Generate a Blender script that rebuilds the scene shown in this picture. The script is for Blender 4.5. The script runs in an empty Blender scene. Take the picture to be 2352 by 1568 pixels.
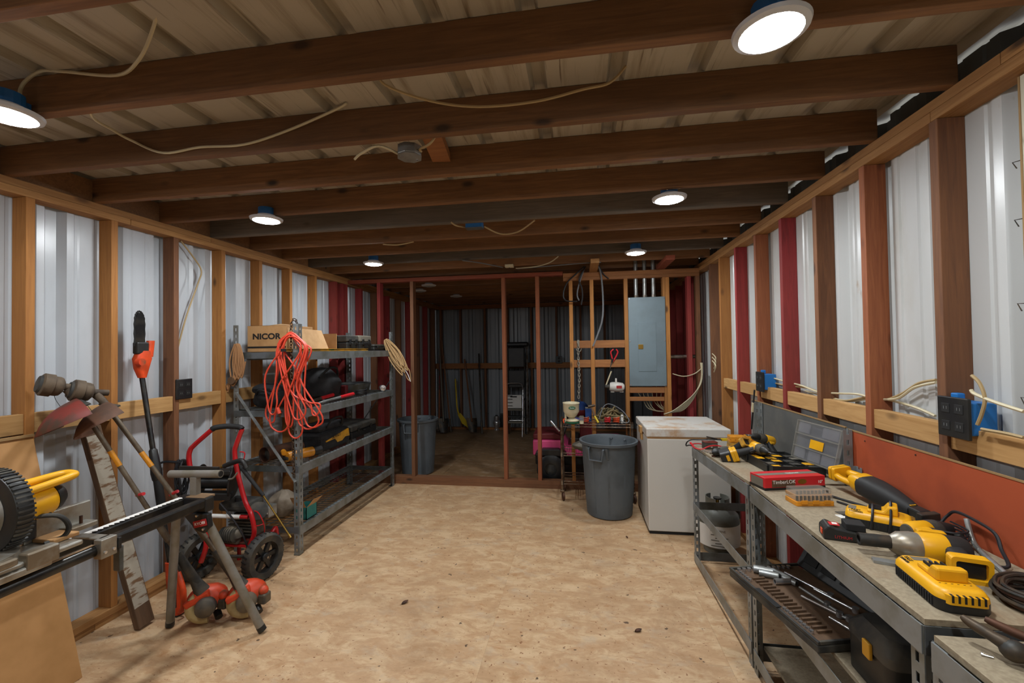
import bpy, math, random
from mathutils import Vector, Matrix
R = random.Random(7)
D = bpy.data; SC = bpy.context.scene; COL = SC.collection
PI = math.pi
# ------------------------------------------------------------------ camera
YAW, PITCH, ROLL, FPX, CAMH = .1525, .0179, -.0153, 989.15, 1.5747
_f = Vector((-math.sin(YAW)*math.cos(PITCH), math.cos(YAW)*math.cos(PITCH), math.sin(PITCH)))
_r = Vector((math.cos(YAW), math.sin(YAW), 0)); _u = _r.cross(_f)
_c, _s = math.cos(ROLL), math.sin(ROLL)
_r, _u = _c*_r+_s*_u, -_s*_r+_c*_u
CAM = Vector((0, 0, CAMH))
cd = D.cameras.new('camera'); cam = D.objects.new('camera', cd); COL.objects.link(cam)
cd.sensor_width = 36; cd.lens = 36*FPX/2352; cd.clip_start = .02
cam.matrix_world = Matrix(((_r.x, _u.x, -_f.x, 0), (_r.y, _u.y, -_f.y, 0), (_r.z, _u.z, -_f.z, CAMH), (0, 0, 0, 1)))
SC.camera = cam
# ------------------------------------------------------------------ world, exposure
SC.view_settings.view_transform = 'Standard'; SC.view_settings.look = 'None'
SC.view_settings.gamma = 1; SC.view_settings.use_curve_mapping = False
SC.view_settings.exposure = EXPOSURE = 0.0
LAMP = 300.0
w = D.worlds.new('daylight'); SC.world = w; w.use_nodes = True
w.node_tree.nodes['Background'].inputs[0].default_value = (.86, .93, 1, 1)
w.node_tree.nodes['Background'].inputs[1].default_value = 1.1
# ------------------------------------------------------------------ pixel rays of the 2352x1568 photograph
def ray(x, y): return _f+_r*((x-1176)/FPX)-_u*((y-784)/FPX)
def _pl(x, y, a, v):
    d = ray(x, y); return CAM+d*((v-CAM[a])/d[a])
def gz(x, y, z=0.): return _pl(x, y, 2, z)
def gx(x, y, X): return _pl(x, y, 0, X)
def gy(x, y, Y): return _pl(x, y, 1, Y)
V = Vector
# ------------------------------------------------------------------ mesh building
def frame(d, up=(0, 0, 1)):
    d = V(d).normalized(); up = V(up)
    if abs(d.dot(up.normalized())) > .98: up = V((1, 0, 0)) if abs(d.x) < .9 else V((0, 1, 0))
    x = up.cross(d).normalized(); y = d.cross(x)
    return x, y, d
def crv(pts, n=6, closed=False):
    pts = [V(p) for p in pts]; out = []; m = len(pts)
    g = (lambda i: pts[i % m]) if closed else (lambda i: pts[max(0, min(m-1, i))])
    for i in range(m if closed else m-1):
        a, b, c, d = g(i-1), g(i), g(i+1), g(i+2)
        for k in range(n):
            t = k/n
            out.append(.5*((2*b)+(c-a)*t+(2*a-5*b+4*c-d)*t*t+(3*b-a-3*c+d)*t**3))
    if not closed: out.append(pts[-1])
    return out
class MB:
    def __init__(s, M=None): s.v = []; s.f = []; s.M = M
    def add(s, vs, fs):
        o = len(s.v)
        s.v += [(s.M @ V(p)) if s.M else V(p) for p in vs]
        s.f += [tuple(i+o for i in f) for f in fs]; return s
    def box(s, x0, x1, y0, y1, z0, z1):
        return s.add([(x, y, z) for z in (z0, z1) for y in (y0, y1) for x in (x0, x1)],
            [(0, 2, 3, 1), (4, 5, 7, 6), (0, 1, 5, 4), (2, 6, 7, 3), (0, 4, 6, 2), (1, 3, 7, 5)])
    def bar(s, p0, p1, w, h, up=(0, 0, 1)):
        p0, p1 = V(p0), V(p1); x, y, d = frame(p1-p0, up); vs = []
        for p in (p0, p1):
            for a, b in ((-1, -1), (1, -1), (-1, 1), (1, 1)): vs.append(p+x*a*w/2+y*b*h/2)
        return s.add(vs, [(0, 2, 3, 1), (4, 5, 7, 6), (0, 1, 5, 4), (2, 6, 7, 3), (0, 4, 6, 2), (1, 3, 7, 5)])
    def cyl(s, p0, p1, r0, r1=None, n=14, cap=True):
        r1 = r0 if r1 is None else r1; p0, p1 = V(p0), V(p1); x, y, d = frame(p1-p0); vs = []
        for p, r in ((p0, r0), (p1, r1)):
            for i in range(n):
                a = 2*PI*i/n; vs.append(p+x*math.cos(a)*r+y*math.sin(a)*r)
        fs = [(i, (i+1) % n, n+(i+1) % n, n+i) for i in range(n)]
        if cap: fs += [tuple(range(n-1, -1, -1)), tuple(range(n, 2*n))]
        return s.add(vs, fs)
    def tube(s, pts, r, n=7, closed=False):
        pts = [V(p) for p in pts]; m = len(pts); vs = []; up = V((0, 0, 1)); px = None
        for i, p in enumerate(pts):
            t = (pts[(i+1) % m]-pts[i-1]) if closed else (pts[min(m-1, i+1)]-pts[max(0, i-1)])
            if t.length < 1e-9: t = V((0, 0, 1))
            t.normalize()
            if px is None: x, y, _ = frame(t)
            else:
                x = px-t*px.dot(t)
                if x.length < 1e-6: x = frame(t)[0]
                x.normalize(); y = t.cross(x)
            px = x; rr = r[i] if isinstance(r, (list, tuple)) else r
            for k in range(n):
                a = 2*PI*k/n; vs.append(p+x*math.cos(a)*rr+y*math.sin(a)*rr)
        fs = []
        for i in range(m if closed else m-1):
            j = (i+1) % m
            for k in range(n): fs.append((i*n+k, i*n+(k+1) % n, j*n+(k+1) % n, j*n+k))
        if not closed: fs += [tuple(range(n-1, -1, -1)), tuple(range((m-1)*n, m*n))]
        return s.add(vs, fs)
    def lathe(s, prof, n=20, o=(0, 0, 0), d=(0, 0, 1), a0=0, a1=2*PI):
        o = V(o); x, y, d = frame(d); vs = []; full = abs(a1-a0-2*PI) < 1e-6; m = n if full else n+1
        for r, z in prof:
            for i in range(m):
                a = a0+(a1-a0)*i/n; vs.append(o+x*math.cos(a)*r+y*math.sin(a)*r+d*z)
        fs = []
        for j in range(len(prof)-1):
            for i in range(n if full else m-1):
                k = (i+1) % m; fs.append((j*m+i, j*m+k, (j+1)*m+k, (j+1)*m+i))
        if full:
            if prof[0][0] > 1e-4: fs.append(tuple(range(m-1, -1, -1)))
            if prof[-1][0] > 1e-4: fs.append(tuple(range((len(prof)-1)*m, len(prof)*m)))
        return s.add(vs, fs)
    def shell(s, prof, n=24, o=(0, 0, 0), d=(0, 0, 1)):
        o = V(o); x, y, d = frame(d); vs = []; m = len(prof)
        for r, z in prof:
            for i in range(n):
                a = 2*PI*i/n; vs.append(o+x*math.cos(a)*r+y*math.sin(a)*r+d*z)
        fs = [(j*n+i, j*n+(i+1) % n, ((j+1) % m)*n+(i+1) % n, ((j+1) % m)*n+i) for j in range(m) for i in range(n)]
        return s.add(vs, fs)
    def prism(s, poly, z0, z1, F=None):
        n = len(poly); g = (lambda p, z: (F @ V((p[0], p[1], z)))) if F else (lambda p, z: V((p[0], p[1], z)))
        vs = [g(p, z0) for p in poly]+[g(p, z1) for p in poly]
        return s.add(vs, [tuple(range(n-1, -1, -1)), tuple(range(n, 2*n))]+[(i, (i+1) % n, n+(i+1) % n, n+i) for i in range(n)])
    def loft(s, rings, cap=True):
        n = len(rings[0]); vs = [p for r in rings for p in r]; fs = []
        for j in range(len(rings)-1):
            for i in range(n): fs.append((j*n+i, j*n+(i+1) % n, (j+1)*n+(i+1) % n, (j+1)*n+i))
        if cap: fs += [tuple(range(n-1, -1, -1)), tuple(range((len(rings)-1)*n, len(rings)*n))]
        return s.add(vs, fs)
    def ell(s, c, r, n=14, m=8, wob=0, rnd=None):
        c = V(c); vs = []; r = r if isinstance(r, (tuple, list, Vector)) else (r, r, r)
        for j in range(m+1):
            p = PI*j/m
            for i in range(n):
                a = 2*PI*i/n; k = 1+(rnd.uniform(-wob, wob) if rnd and 0 < j < m else 0)
                vs.append(c+V((r[0]*math.sin(p)*math.cos(a)*k, r[1]*math.sin(p)*math.sin(a)*k, r[2]*math.cos(p)*k)))
        return s.add(vs, [(j*n+i, (j+1)*n+i, (j+1)*n+(i+1) % n, j*n+(i+1) % n) for j in range(m) for i in range(n)])
    def grid(s, fn, nu, nv, th=0, nrm=(0, 0, 1)):
        vs = [fn(i/nu, j/nv) for j in range(nv+1) for i in range(nu+1)]; k = nu+1
        fs = [(j*k+i, j*k+i+1, (j+1)*k+i+1, (j+1)*k+i) for j in range(nv) for i in range(nu)]
        if th:
            o = len(vs); nn = V(nrm).normalized()*th; vs = vs+[V(p)-nn for p in vs]
            fs2 = [tuple(i+o for i in reversed(f)) for f in fs]
            e = [j*k for j in range(nv+1)]; e2 = [j*k+nu for j in range(nv+1)]; b = list(range(k)); t = [nv*k+i for i in range(k)]
            for L, fl in ((e, 1), (e2, 0), (b, 0), (t, 1)):
                for a, c in zip(L, L[1:]): fs2.append((a, c, c+o, a+o) if fl else (c, a, a+o, c+o))
            fs = fs+fs2
        return s.add(vs, fs)
    def build(s, name, m, parent=None, smooth=False, bevel=0, world=False, seg=2, ang=35, sub=0):
        vs = s.v
        if parent is not None and world: I = MATS[parent.name].inverted(); vs = [I @ p for p in vs]
        me = D.meshes.new(name); me.from_pydata([tuple(p) for p in vs], [], s.f); me.update()
        if isinstance(m, str): m = MT[m]
        me.materials.append(m); o = D.objects.new(name, me); COL.objects.link(o)
        if parent is not None: o.parent = parent; MATS[o.name] = MATS[parent.name]
        if smooth:
            me.polygons.foreach_set('use_smooth', [True]*len(me.polygons))
            try: me.set_sharp_from_angle(angle=math.radians(ang+10))
            except Exception: pass
        if bevel:
            b = o.modifiers.new('bevel', 'BEVEL'); b.width = bevel; b.segments = seg; b.limit_method = 'ANGLE'; b.angle_limit = math.radians(ang)
            if not smooth: b.harden_normals = False
        if sub:
            q = o.modifiers.new('sub', 'SUBSURF'); q.levels = sub; q.render_levels = sub
        return o
def rrect(w, h, r, n=4):
    out = []
    for cx, cy, a in ((w/2-r, h/2-r, 0), (-w/2+r, h/2-r, PI/2), (-w/2+r, -h/2+r, PI), (w/2-r, -h/2+r, 1.5*PI)):
        for i in range(n+1): t = a+PI/2*i/n; out.append((cx+r*math.cos(t), cy+r*math.sin(t)))
    return out
MATS = {}
def thing(name, label, cat, loc=(0, 0, 0), rz=0, group=None, rot=None):
    o = D.objects.new(name, None); COL.objects.link(o); o.empty_display_size = .05
    o.location = loc; o.rotation_euler = rot if rot else (0, 0, rz)
    M = Matrix.Translation(V(loc)) @ (o.rotation_euler.to_matrix().to_4x4()); MATS[o.name] = M
    o['label'] = label; o['category'] = cat
    if group: o['group'] = group
    return o
def orient(o, x, y):
    """turn a thing so that its local x and y point along the given directions"""
    x = V(x).normalized(); z = x.cross(V(y)).normalized(); y = z.cross(x)
    m = Matrix(((x.x, y.x, z.x), (x.y, y.y, z.y), (x.z, y.z, z.z)))
    o.rotation_euler = m.to_euler(); MATS[o.name] = Matrix.Translation(o.location) @ m.to_4x4()
def tag(o, label, cat, group=None):
    o['label'] = label; o['category'] = cat
    if group: o['group'] = group
    return o
def struct(name):
    o = D.objects.new(name, None); COL.objects.link(o); o['kind'] = 'structure'; MATS[o.name] = Matrix.Identity(4); o.empty_display_size = .1
    return o
def lab(o, label): o['label'] = label; return o
def copy_tree(o, parent=None, loc=None, rot=None, label=None):
    c = o.copy(); COL.objects.link(c)
    if parent is not None: c.parent = parent
    if loc is not None: c.location = loc
    if rot is not None: c.rotation_euler = rot
    if label: c['label'] = label
    for ch in list(o.children): copy_tree(ch, c)
    return c
def text(s, name, size, M, m, parent, ext=.0006, align='CENTER', sx=1, world=True, bold=0):
    cu = D.curves.new(name, 'FONT'); cu.body = s; cu.size = size; cu.extrude = ext; cu.align_x = align; cu.align_y = 'CENTER'; cu.offset = bold
    t = D.objects.new(name, cu); COL.objects.link(t)
    dg = bpy.context.evaluated_depsgraph_get(); me = D.meshes.new_from_object(t.evaluated_get(dg))
    D.objects.remove(t); D.curves.remove(cu)
    mm = M @ Matrix.Diagonal((sx, 1, 1, 1))
    if world: mm = MATS[parent.name].inverted() @ mm
    me.transform(mm); me.materials.clear(); me.materials.append(MT[m] if isinstance(m, str) else m)
    o = D.objects.new(name, me); COL.objects.link(o); o.parent = parent; me.name = name
    return o
def tm(o, x, y):
    """matrix for flat lettering at o, reading along x, its top along y"""
    x = V(x).normalized(); y = V(y); z = x.cross(y).normalized(); y = z.cross(x); o = V(o)
    return Matrix(((x.x, y.x, z.x, o.x), (x.y, y.y, z.y, o.y), (x.z, y.z, z.z, o.z), (0, 0, 0, 1)))
# ------------------------------------------------------------------ materials
def lin(c):
    if isinstance(c, str): c = tuple(int(c[i:i+2], 16)/255 for i in (0, 2, 4))
    return tuple((x/12.92 if x <= .04045 else ((x+.055)/1.055)**2.4) for x in c)+(1,)
MT = {}
def nodes(name):
    m = D.materials.new(name); m.use_nodes = True; nt = m.node_tree; MT[name] = m
    return m, nt, nt.nodes['Principled BSDF']
def N(nt, t, **k):
    n = nt.nodes.new(t)
    for a, b in k.items(): setattr(n, a, b)
    return n
def ramp(nt, fac, stops):
    r = N(nt, 'ShaderNodeValToRGB'); e = r.color_ramp.elements
    while len(e) < len(stops): e.new(.5)
    for el, (p, c) in zip(e, stops): el.position = p; el.color = c
    nt.links.new(fac, r.inputs[0]); return r.outputs[0]
def mixc(nt, fac, a, b, mode='MIX'):
    n = N(nt, 'ShaderNodeMix', data_type='RGBA', blend_type=mode)
    for sck, v in ((n.inputs[0], fac), (n.inputs[6], a), (n.inputs[7], b)):
        if hasattr(v, 'is_linked'): nt.links.new(v, sck)
        else: sck.default_value = v
    return n.outputs[2]
def noise(nt, vec, sc, det=4, rough=.55, dist=0):
    n = N(nt, 'ShaderNodeTexNoise'); n.inputs['Scale'].default_value = sc; n.inputs['Detail'].default_value = det
    n.inputs['Roughness'].default_value = rough; n.inputs['Distortion'].default_value = dist
    nt.links.new(vec, n.inputs['Vector']); return n.outputs['Fac']
def coords(nt, scale=(1, 1, 1), rnd=True):
    t = N(nt, 'ShaderNodeTexCoord'); mp = N(nt, 'ShaderNodeMapping'); mp.inputs['Scale'].default_value = scale
    nt.links.new(t.outputs['Object'], mp.inputs['Vector'])
    if rnd:
        oi = N(nt, 'ShaderNodeObjectInfo'); mu = N(nt, 'ShaderNodeMath', operation='MULTIPLY'); mu.inputs[1].default_value = 37.
        nt.links.new(oi.outputs['Random'], mu.inputs[0]); nt.links.new(mu.outputs[0], mp.inputs['Location'])
    return mp.outputs[0]
def bump(nt, b, h, st, dist=.002):
    n = N(nt, 'ShaderNodeBump'); n.inputs['Strength'].default_value = st; n.inputs['Distance'].default_value = dist
    nt.links.new(h, n.inputs['Height']); nt.links.new(n.outputs[0], b.inputs['Normal'])
def mat(name, col, rough=.5, metal=0., col2=None, sc=14, amt=(.42, .62), bmp=0, bsc=60, stretch=(1, 1, 1), alpha=None, trans=0, emit=0, coat=0):
    m, nt, b = nodes(name); c = lin(col)
    b.inputs['Base Color'].default_value = c; b.inputs['Roughness'].default_value = rough; b.inputs['Metallic'].default_value = metal
    if coat: b.inputs['Coat Weight'].default_value = coat
    if col2 or bmp: vec = coords(nt, stretch)
    if col2:
        f = noise(nt, vec, sc); f = ramp(nt, f, [(amt[0], (0, 0, 0, 1)), (amt[1], (1, 1, 1, 1))])
        nt.links.new(mixc(nt, f, c, lin(col2)), b.inputs['Base Color'])
    if bmp: bump(nt, b, noise(nt, vec, bsc), bmp)
    if trans: b.inputs['Transmission Weight'].default_value = trans; b.inputs['IOR'].default_value = 1.3
    if alpha is not None: b.inputs['Alpha'].default_value = alpha
    if emit: b.inputs['Emission Color'].default_value = (1, 1, 1, 1) if emit is True else c; b.inputs['Emission Strength'].default_value = float(emit)
    return m
def wood(name, light, dark, ax, val=.25, rough=.75, stain=None):
    """sawn lumber: grain runs along local axis ax, knots, tone differs from board to board"""
    m, nt, b = nodes(name); s = [1, 1, 1]; s[ax] = .06
    vec = coords(nt, s); g = noise(nt, vec, 55, 5, .6, 1.2)
    c = mixc(nt, ramp(nt, g, [(.3, (0, 0, 0, 1)), (.72, (1, 1, 1, 1))]), lin(dark), lin(light))
    s2 = [1, 1, 1]; s2[ax] = .45; v2 = coords(nt, s2)
    vo = N(nt, 'ShaderNodeTexVoronoi'); vo.inputs['Scale'].default_value = 6.5; nt.links.new(v2, vo.inputs['Vector'])
    kn = ramp(nt, vo.outputs['Distance'], [(.06, (1, 1, 1, 1)), (.15, (0, 0, 0, 1))])
    c = mixc(nt, kn, c, lin([x*.42 for x in [int(dark[i:i+2], 16)/255 for i in (0, 2, 4)]]))
    big = noise(nt, v2, 2.2, 3)
    c = mixc(nt, ramp(nt, big, [(.35, (0, 0, 0, 1)), (.75, (.75, .75, .75, 1))]), c, lin(stain) if stain else lin(dark))
    oi = N(nt, 'ShaderNodeObjectInfo'); mr = N(nt, 'ShaderNodeMapRange'); mr.inputs['To Min'].default_value = 1-val; mr.inputs['To Max'].default_value = 1+val*.6
    nt.links.new(oi.outputs['Random'], mr.inputs['Value'])
    h = N(nt, 'ShaderNodeHueSaturation'); nt.links.new(mr.outputs[0], h.inputs['Value']); nt.links.new(c, h.inputs['Color'])
    nt.links.new(h.outputs[0], b.inputs['Base Color']); b.inputs['Roughness'].default_value = rough
    bump(nt, b, g, .25, .0015); return m
wood('pine_upright', 'bb8040', '9a642e', 2, .2)
wood('brown_upright', '8c5c38', '67422a', 2, .2)
wood('red_upright', 'a43033', '7a2223', 2, .2, stain='8a3a28')
wood('rust_upright', 'a0603a', '7e4426', 2, .15)
wood('pine_long', 'b88a54', '8e6133', 1, .12)
wood('pine_cross', 'a8703c', '80502a', 0, .12)
wood('rafter', '93683f', '6e4a2b', 0, .18, stain='5c4028')
wood('rafter_grey', '77695a', '585046', 0, .15, stain='4c443a')
wood('red_cross', '9a4a2e', '7a3a22', 0, .12)
wood('brown_cross', '8a5c3a', '6a4429', 0, .12)
wood('pale_block', 'c79f68', 'a67c48', 1, .1)
wood('weathered_plank', '6e5238', '4d3826', 2, .05)
def sheet(name, col, dirt, amt, rough=.32, rust=None):
    m, nt, b = nodes(name); vec = coords(nt, (1, 1, .35)); c = lin(col)
    c = mixc(nt, ramp(nt, noise(nt, vec, 3, 5, .6), [(amt, (0, 0, 0, 1)), (amt+.28, (.8, .8, .8, 1))]), c, lin(dirt))
    if rust:
        c = mixc(nt, ramp(nt, noise(nt, coords(nt, (1, 1, .5)), 9, 4), [(.68, (0, 0, 0, 1)), (.76, (.8, .8, .8, 1))]), c, lin(rust))
    nt.links.new(c, b.inputs['Base Color']); b.inputs['Roughness'].default_value = rough; b.inputs['Specular IOR Level'].default_value = .6
    return m
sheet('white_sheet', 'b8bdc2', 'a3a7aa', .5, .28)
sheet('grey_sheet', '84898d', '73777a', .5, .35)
sheet('white_sheet_right', 'c3c5c4', 'aba99f', .52, rust='9a7a52')
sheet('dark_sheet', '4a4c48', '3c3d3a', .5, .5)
def roofm():
    m, nt, b = nodes('roof_metal'); vec = coords(nt, (3, .25, 1)); c = lin('b2aa98')
    c = mixc(nt, ramp(nt, noise(nt, vec, 5, 5, .65), [(.5, (0, 0, 0, 1)), (.72, (.8, .8, .8, 1))]), c, lin('7d6c50'))
    c = mixc(nt, ramp(nt, noise(nt, coords(nt, (5, .2, 1)), 11, 4), [(.62, (0, 0, 0, 1)), (.72, (.7, .7, .7, 1))]), c, lin('55432e'))
    nt.links.new(c, b.inputs['Base Color']); b.inputs['Roughness'].default_value = .45
roofm()
def osb(name, a, bcol, c3, dark):
    """worn strand board: flakes lying in all directions, rubbed pale patches, brown scuffs and specks"""
    m, nt, b = nodes(name); vec = coords(nt)
    n1 = noise(nt, coords(nt, (1, 2.4, 1)), 11, 8, .72, .7); n2 = noise(nt, coords(nt, (.8, 1.6, 1)), 6.5, 8, .72, .6)
    c = mixc(nt, ramp(nt, n1, [(.36, (0, 0, 0, 1)), (.64, (1, 1, 1, 1))]), lin(a), lin(bcol))
    c = mixc(nt, ramp(nt, n2, [(.46, (0, 0, 0, 1)), (.6, (.85, .85, .85, 1))]), c, lin(c3))
    c = mixc(nt, ramp(nt, noise(nt, coords(nt, (1, 1.9, 1)), 8, 8, .75, .5), [(.54, (0, 0, 0, 1)), (.68, (.75, .75, .75, 1))]), c, lin('a8794c'))
    c = mixc(nt, ramp(nt, noise(nt, coords(nt, (1.2, 2, 1)), 5, 7, .7, .4), [(.55, (0, 0, 0, 1)), (.7, (.6, .6, .6, 1))]), c, lin('b7a48c'))
    c = mixc(nt, ramp(nt, noise(nt, vec, 1.7, 6, .7, .8), [(.48, (0, 0, 0, 1)), (.78, (.7, .7, .7, 1))]), c, lin(dark))
    c = mixc(nt, ramp(nt, noise(nt, vec, 52, 2), [(.67, (0, 0, 0, 1)), (.72, (1, 1, 1, 1))]), c, lin('845837'))
    c = mixc(nt, ramp(nt, noise(nt, vec, 21, 2), [(.725, (0, 0, 0, 1)), (.745, (.85, .85, .85, 1))]), c, lin('3f2c1e'))
    nt.links.new(c, b.inputs['Base Color']); b.inputs['Roughness'].default_value = .55; b.inputs['Specular IOR Level'].default_value = .4
    bump(nt, b, n1, .15, .002)
osb('floor_board', 'c09c76', 'b28e68', 'd0b28c', '9a7856')
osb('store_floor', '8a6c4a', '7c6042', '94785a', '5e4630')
def particle():
    m, nt, b = nodes('particle_board'); vec = coords(nt)
    c = mixc(nt, ramp(nt, noise(nt, vec, 90, 3), [(.35, (0, 0, 0, 1)), (.7, (1, 1, 1, 1))]), lin('857862'), lin('9b8e76'))
    c = mixc(nt, ramp(nt, noise(nt, coords(nt, (1, .5, 1)), 7, 5, .65), [(.52, (0, 0, 0, 1)), (.72, (.6, .6, .6, 1))]), c, lin('8a6a4a'))
    c = mixc(nt, ramp(nt, noise(nt, vec, 19, 3), [(.7, (0, 0, 0, 1)), (.75, (.8, .8, .8, 1))]), c, lin('7a4426'))
    nt.links.new(c, b.inputs['Base Color']); b.inputs['Roughness'].default_value = .7; bump(nt, b, noise(nt, vec, 150, 2), .15, .001)
particle()
mat('steel_grey', '868b8c', .42, .35, '72746e', 9)
mat('steel_dark', '63676a', .5, .4, '4e504b', 8)
mat('galvanised', 'a2a5a5', .35, .6, '8c8c86', 16)
mat('chrome', 'd2d2d2', .2, .85)
mat('worn_chrome', '9a938a', .3, .9, '6b5a48', 20)
mat('rusty_chrome', '7b6a58', .4, .75, '5a4030', 22)
mat('cardboard', 'ae8455', .85, 0, '9c7346', 6, bmp=.05)
mat('cardboard_pale', 'bd976a', .85, 0, 'a98256', 6)
mat('black_plastic', '17181a', .45, 0, '22221f', 12)
mat('black_matt', '121212', .75)
mat('dusty_black', '2a2a28', .7, 0, '4b463c', 9)
mat('black_cloth', '141416', .9, 0, '222224', 12, bmp=.4, bsc=30)
mat('rubber_grip', '1d1d1d', .65)
mat('tool_yellow', 'e2a512', .38, 0, 'cf9410', 6, (.5, .75))
mat('dusty_yellow', 'c58f20', .55, 0, '8a6a34', 10)
mat('amber', 'd58a1a', .35, 0, 'b87a20', 10)
mat('red_paint', 'b3161c', .25, coat=.4)
mat('red_plastic', 'c02028', .35)
mat('dark_red', '5c1418', .6)
mat('dull_red', '74291f', .6, 0, '4a3326', 14)
mat('orange_plastic', 'dd4a1c', .4, 0, 'b4401c', 9)
mat('orange_red', 'c8401c', .45, 0, '7a4a30', 12, (.5, .68))
mat('orange_cord', 'd5452c', .5)
mat('orange_board', 'a0451f', .8, 0, '903c1a', 5, bmp=.04)
mat('grey_board', '4d4f4e', .7, 0, '5c5c58', 4)
mat('hardboard', 'b0824f', .6, 0, 'a27644', 5)
mat('edge_board', '8f7148', .8)
mat('grey_plastic', '565d62', .55, 0, '4a5054', 4)
mat('grey_leg', '86827a', .45, .3, '77705f', 10)
mat('black_tube', '1b1b1c', .3, .3, '33302a', 14)
mat('dusty_top', '8a6e50', .8)
mat('aluminium', 'a9a79f', .4, .7, '8a7e6c', 10)
mat('panel_grey', '6f7f86', .5, .15, '68767c', 4)
mat('white_enamel', 'c9c6be', .4)
def freezer_top():
    m, nt, b = nodes('stained_enamel'); vec = coords(nt); c = lin('ccc9c2')
    f = ramp(nt, noise(nt, vec, 4.5, 6, .65), [(.52, (0, 0, 0, 1)), (.68, (.85, .85, .85, 1))])
    c = mixc(nt, f, c, lin('b18552')); nt.links.new(c, b.inputs['Base Color']); b.inputs['Roughness'].default_value = .45
freezer_top()
mat('cable_white', 'c8bd9c', .5); mat('cable_old', 'a58d62', .6); mat('cable_black', '15161a', .5); mat('cable_grey', '6a6d70', .5)
mat('rope_tan', 'b08e62', .9, bmp=.3, bsc=200); mat('rope_brown', '9a6f48', .9, bmp=.3, bsc=200); mat('rope_grey', '8a8578', .9)
mat('chain_rust', '5e4a38', .6, .6, '3d2c20', 30)
mat('box_blue', '1668ad', .45); mat('lamp_blue', '1a5f9a', .5)
mat('paper_white', 'd8d6d0', .7); mat('print_black', '14120f', .7); mat('print_grey', '6a6458', .7); mat('print_white', 'e0ded8', .7)
mat('print_red', '9d1c1c', .6); mat('print_green', '1d5a3c', .6); mat('print_teal', '2f7a74', .6)
mat('fuel_tank', 'b9a878', .4, 0, '8a7650', 8, trans=.0)
mat('trimmer_head', '5a4a38', .75, 0, '3c3024', 14)
mat('trimmer_shaft', '6d6252', .5, .4, '57493a', 14)
mat('guard_dirty', '6e4a36', .7, 0, '4e3628', 9)
mat('paint_splash', 'a39b8b', .7, 0, '6e5238', 26, (.5, .6), stretch=(.5, .5, 1.6))
mat('engine_grey', '4a4742', .6, .3, '6a6050', 10)
mat('brass', '9a7b3a', .35, .9)
mat('pink_plastic', 'd04a7a', .4); mat('blue_cloth', '1a3c78', .8); mat('cream_plastic', 'cfc4a4', .45)
mat('tank_grey', '6b6c66', .5, .2, '58594f', 9)
mat('glass_clear', 'a4a4aa', .12, 0, alpha=.14)
mat('clear_dirty', '9a968c', .25, 0, alpha=.3)
mat('web_strap', '7a6a48', .9, 0, '4e4a34', 14)
mat('lamp_trim', 'c8ccd2', .4)
mat('lens_off', '9a9c9c', .5)
mat('blue_grip', '23304e', .4, 0, '2f3440', 30)
mat('tool_iron', '3a3a38', .5, .6, '55483a', 18)
mat('rust_iron', '5a3b2a', .6, .5, '3c2a22', 18)
mat('purple_plastic', '4a4a8a', .5)
mat('yellow_handle', 'c2a411', .5)
mat('plastic_bag', '9a8c7a', .5, 0, '6a5c4c', 6)
m_, nt_, b_ = nodes('lamp_lens'); b_.inputs['Base Color'].default_value = (.9, .9, .9, 1)
b_.inputs['Emission Color'].default_value = (.93, .97, 1, 1); b_.inputs['Emission Strength'].default_value = LAMP
# ================================================================== the shed itself
XL, XR, YB = -2.7665, 1.3031, 4.876          # stud faces left / right, front face of the partition
SL, SR = XL-.089, XR+.089                    # metal sheets behind the studs
YF, YE = -2.3, 8.42                          # front wall behind the camera, far wall
ZP, ZT, ZJ = 2.391, 2.467, 2.607             # underside and top of the double plate, top of the joists
T2 = .0381
# ---- floor: boards of 4 x 8 ft
fl = struct('floor')
x = -2.95
for ci in range(4):
    y = YF-.3-(ci % 2)*1.22
    while y < YB+.09:
        y1 = min(y+2.44, YB+.09)
        if y1 > YF-.3: MB().box(x+.0003, x+1.2197, max(y, YF-.3)+.0003, y1-.0003, -.02, 0).build('floor_panel', 'floor_board', fl)
        y += 2.44
    x += 1.22
for i in range(4):
    for j in range(2):
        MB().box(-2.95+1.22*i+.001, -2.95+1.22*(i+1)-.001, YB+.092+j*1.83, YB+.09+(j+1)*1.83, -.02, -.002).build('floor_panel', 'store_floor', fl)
MB().box(-3.2, 2.2, YF-.5, YE+.4, -.12, -.021).build('subfloor', 'dusty_black', fl)
# ---- corrugated sheet profile: main ribs sunk away from the room, two beads between
def ribs(a0, a1, pitch=.3048, depth=.036, off=0., base=.105, top=.052, beads=True):
    out = [(a0, 0)]; k = math.floor((a0-off)/pitch)-1
    while k*pitch+off < a1+pitch:
        c = k*pitch+off
        P = [(c-base/2, 0), (c-top/2, depth), (c+top/2, depth), (c+base/2, 0)]
        for e in ((.33, .67) if beads else ()):
            q = c+pitch*e; P += [(q-.014, 0), (q-.007, .006), (q+.007, .006), (q+.014, 0)]
        out += [p for p in P if a0+.004 < p[0] < a1-.004]; k += 1
    return out+[(a1, 0)]
def sheets(par, m, a0, a1, z0, z1, fix, side, axis, off=0., name='metal_sheet', wdt=.9144, ztop=None):
    a = a0
    while a < a1-.05:
        b = min(a+wdt, a1); P = ribs(a, b, off=off); v = []
        for (t, d) in P:
            for z in (z0, z1):
                v.append((fix+side*d, t, z) if axis == 1 else (t, fix+side*d, z))
        f = [(2*i, 2*i+2, 2*i+3, 2*i+1) for i in range(len(P)-1)]
        o = MB().add(v, f).build(name, m, par); so = o.modifiers.new('thickness', 'SOLIDIFY'); so.thickness = .0012; so.offset = 0
        a = b
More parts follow.
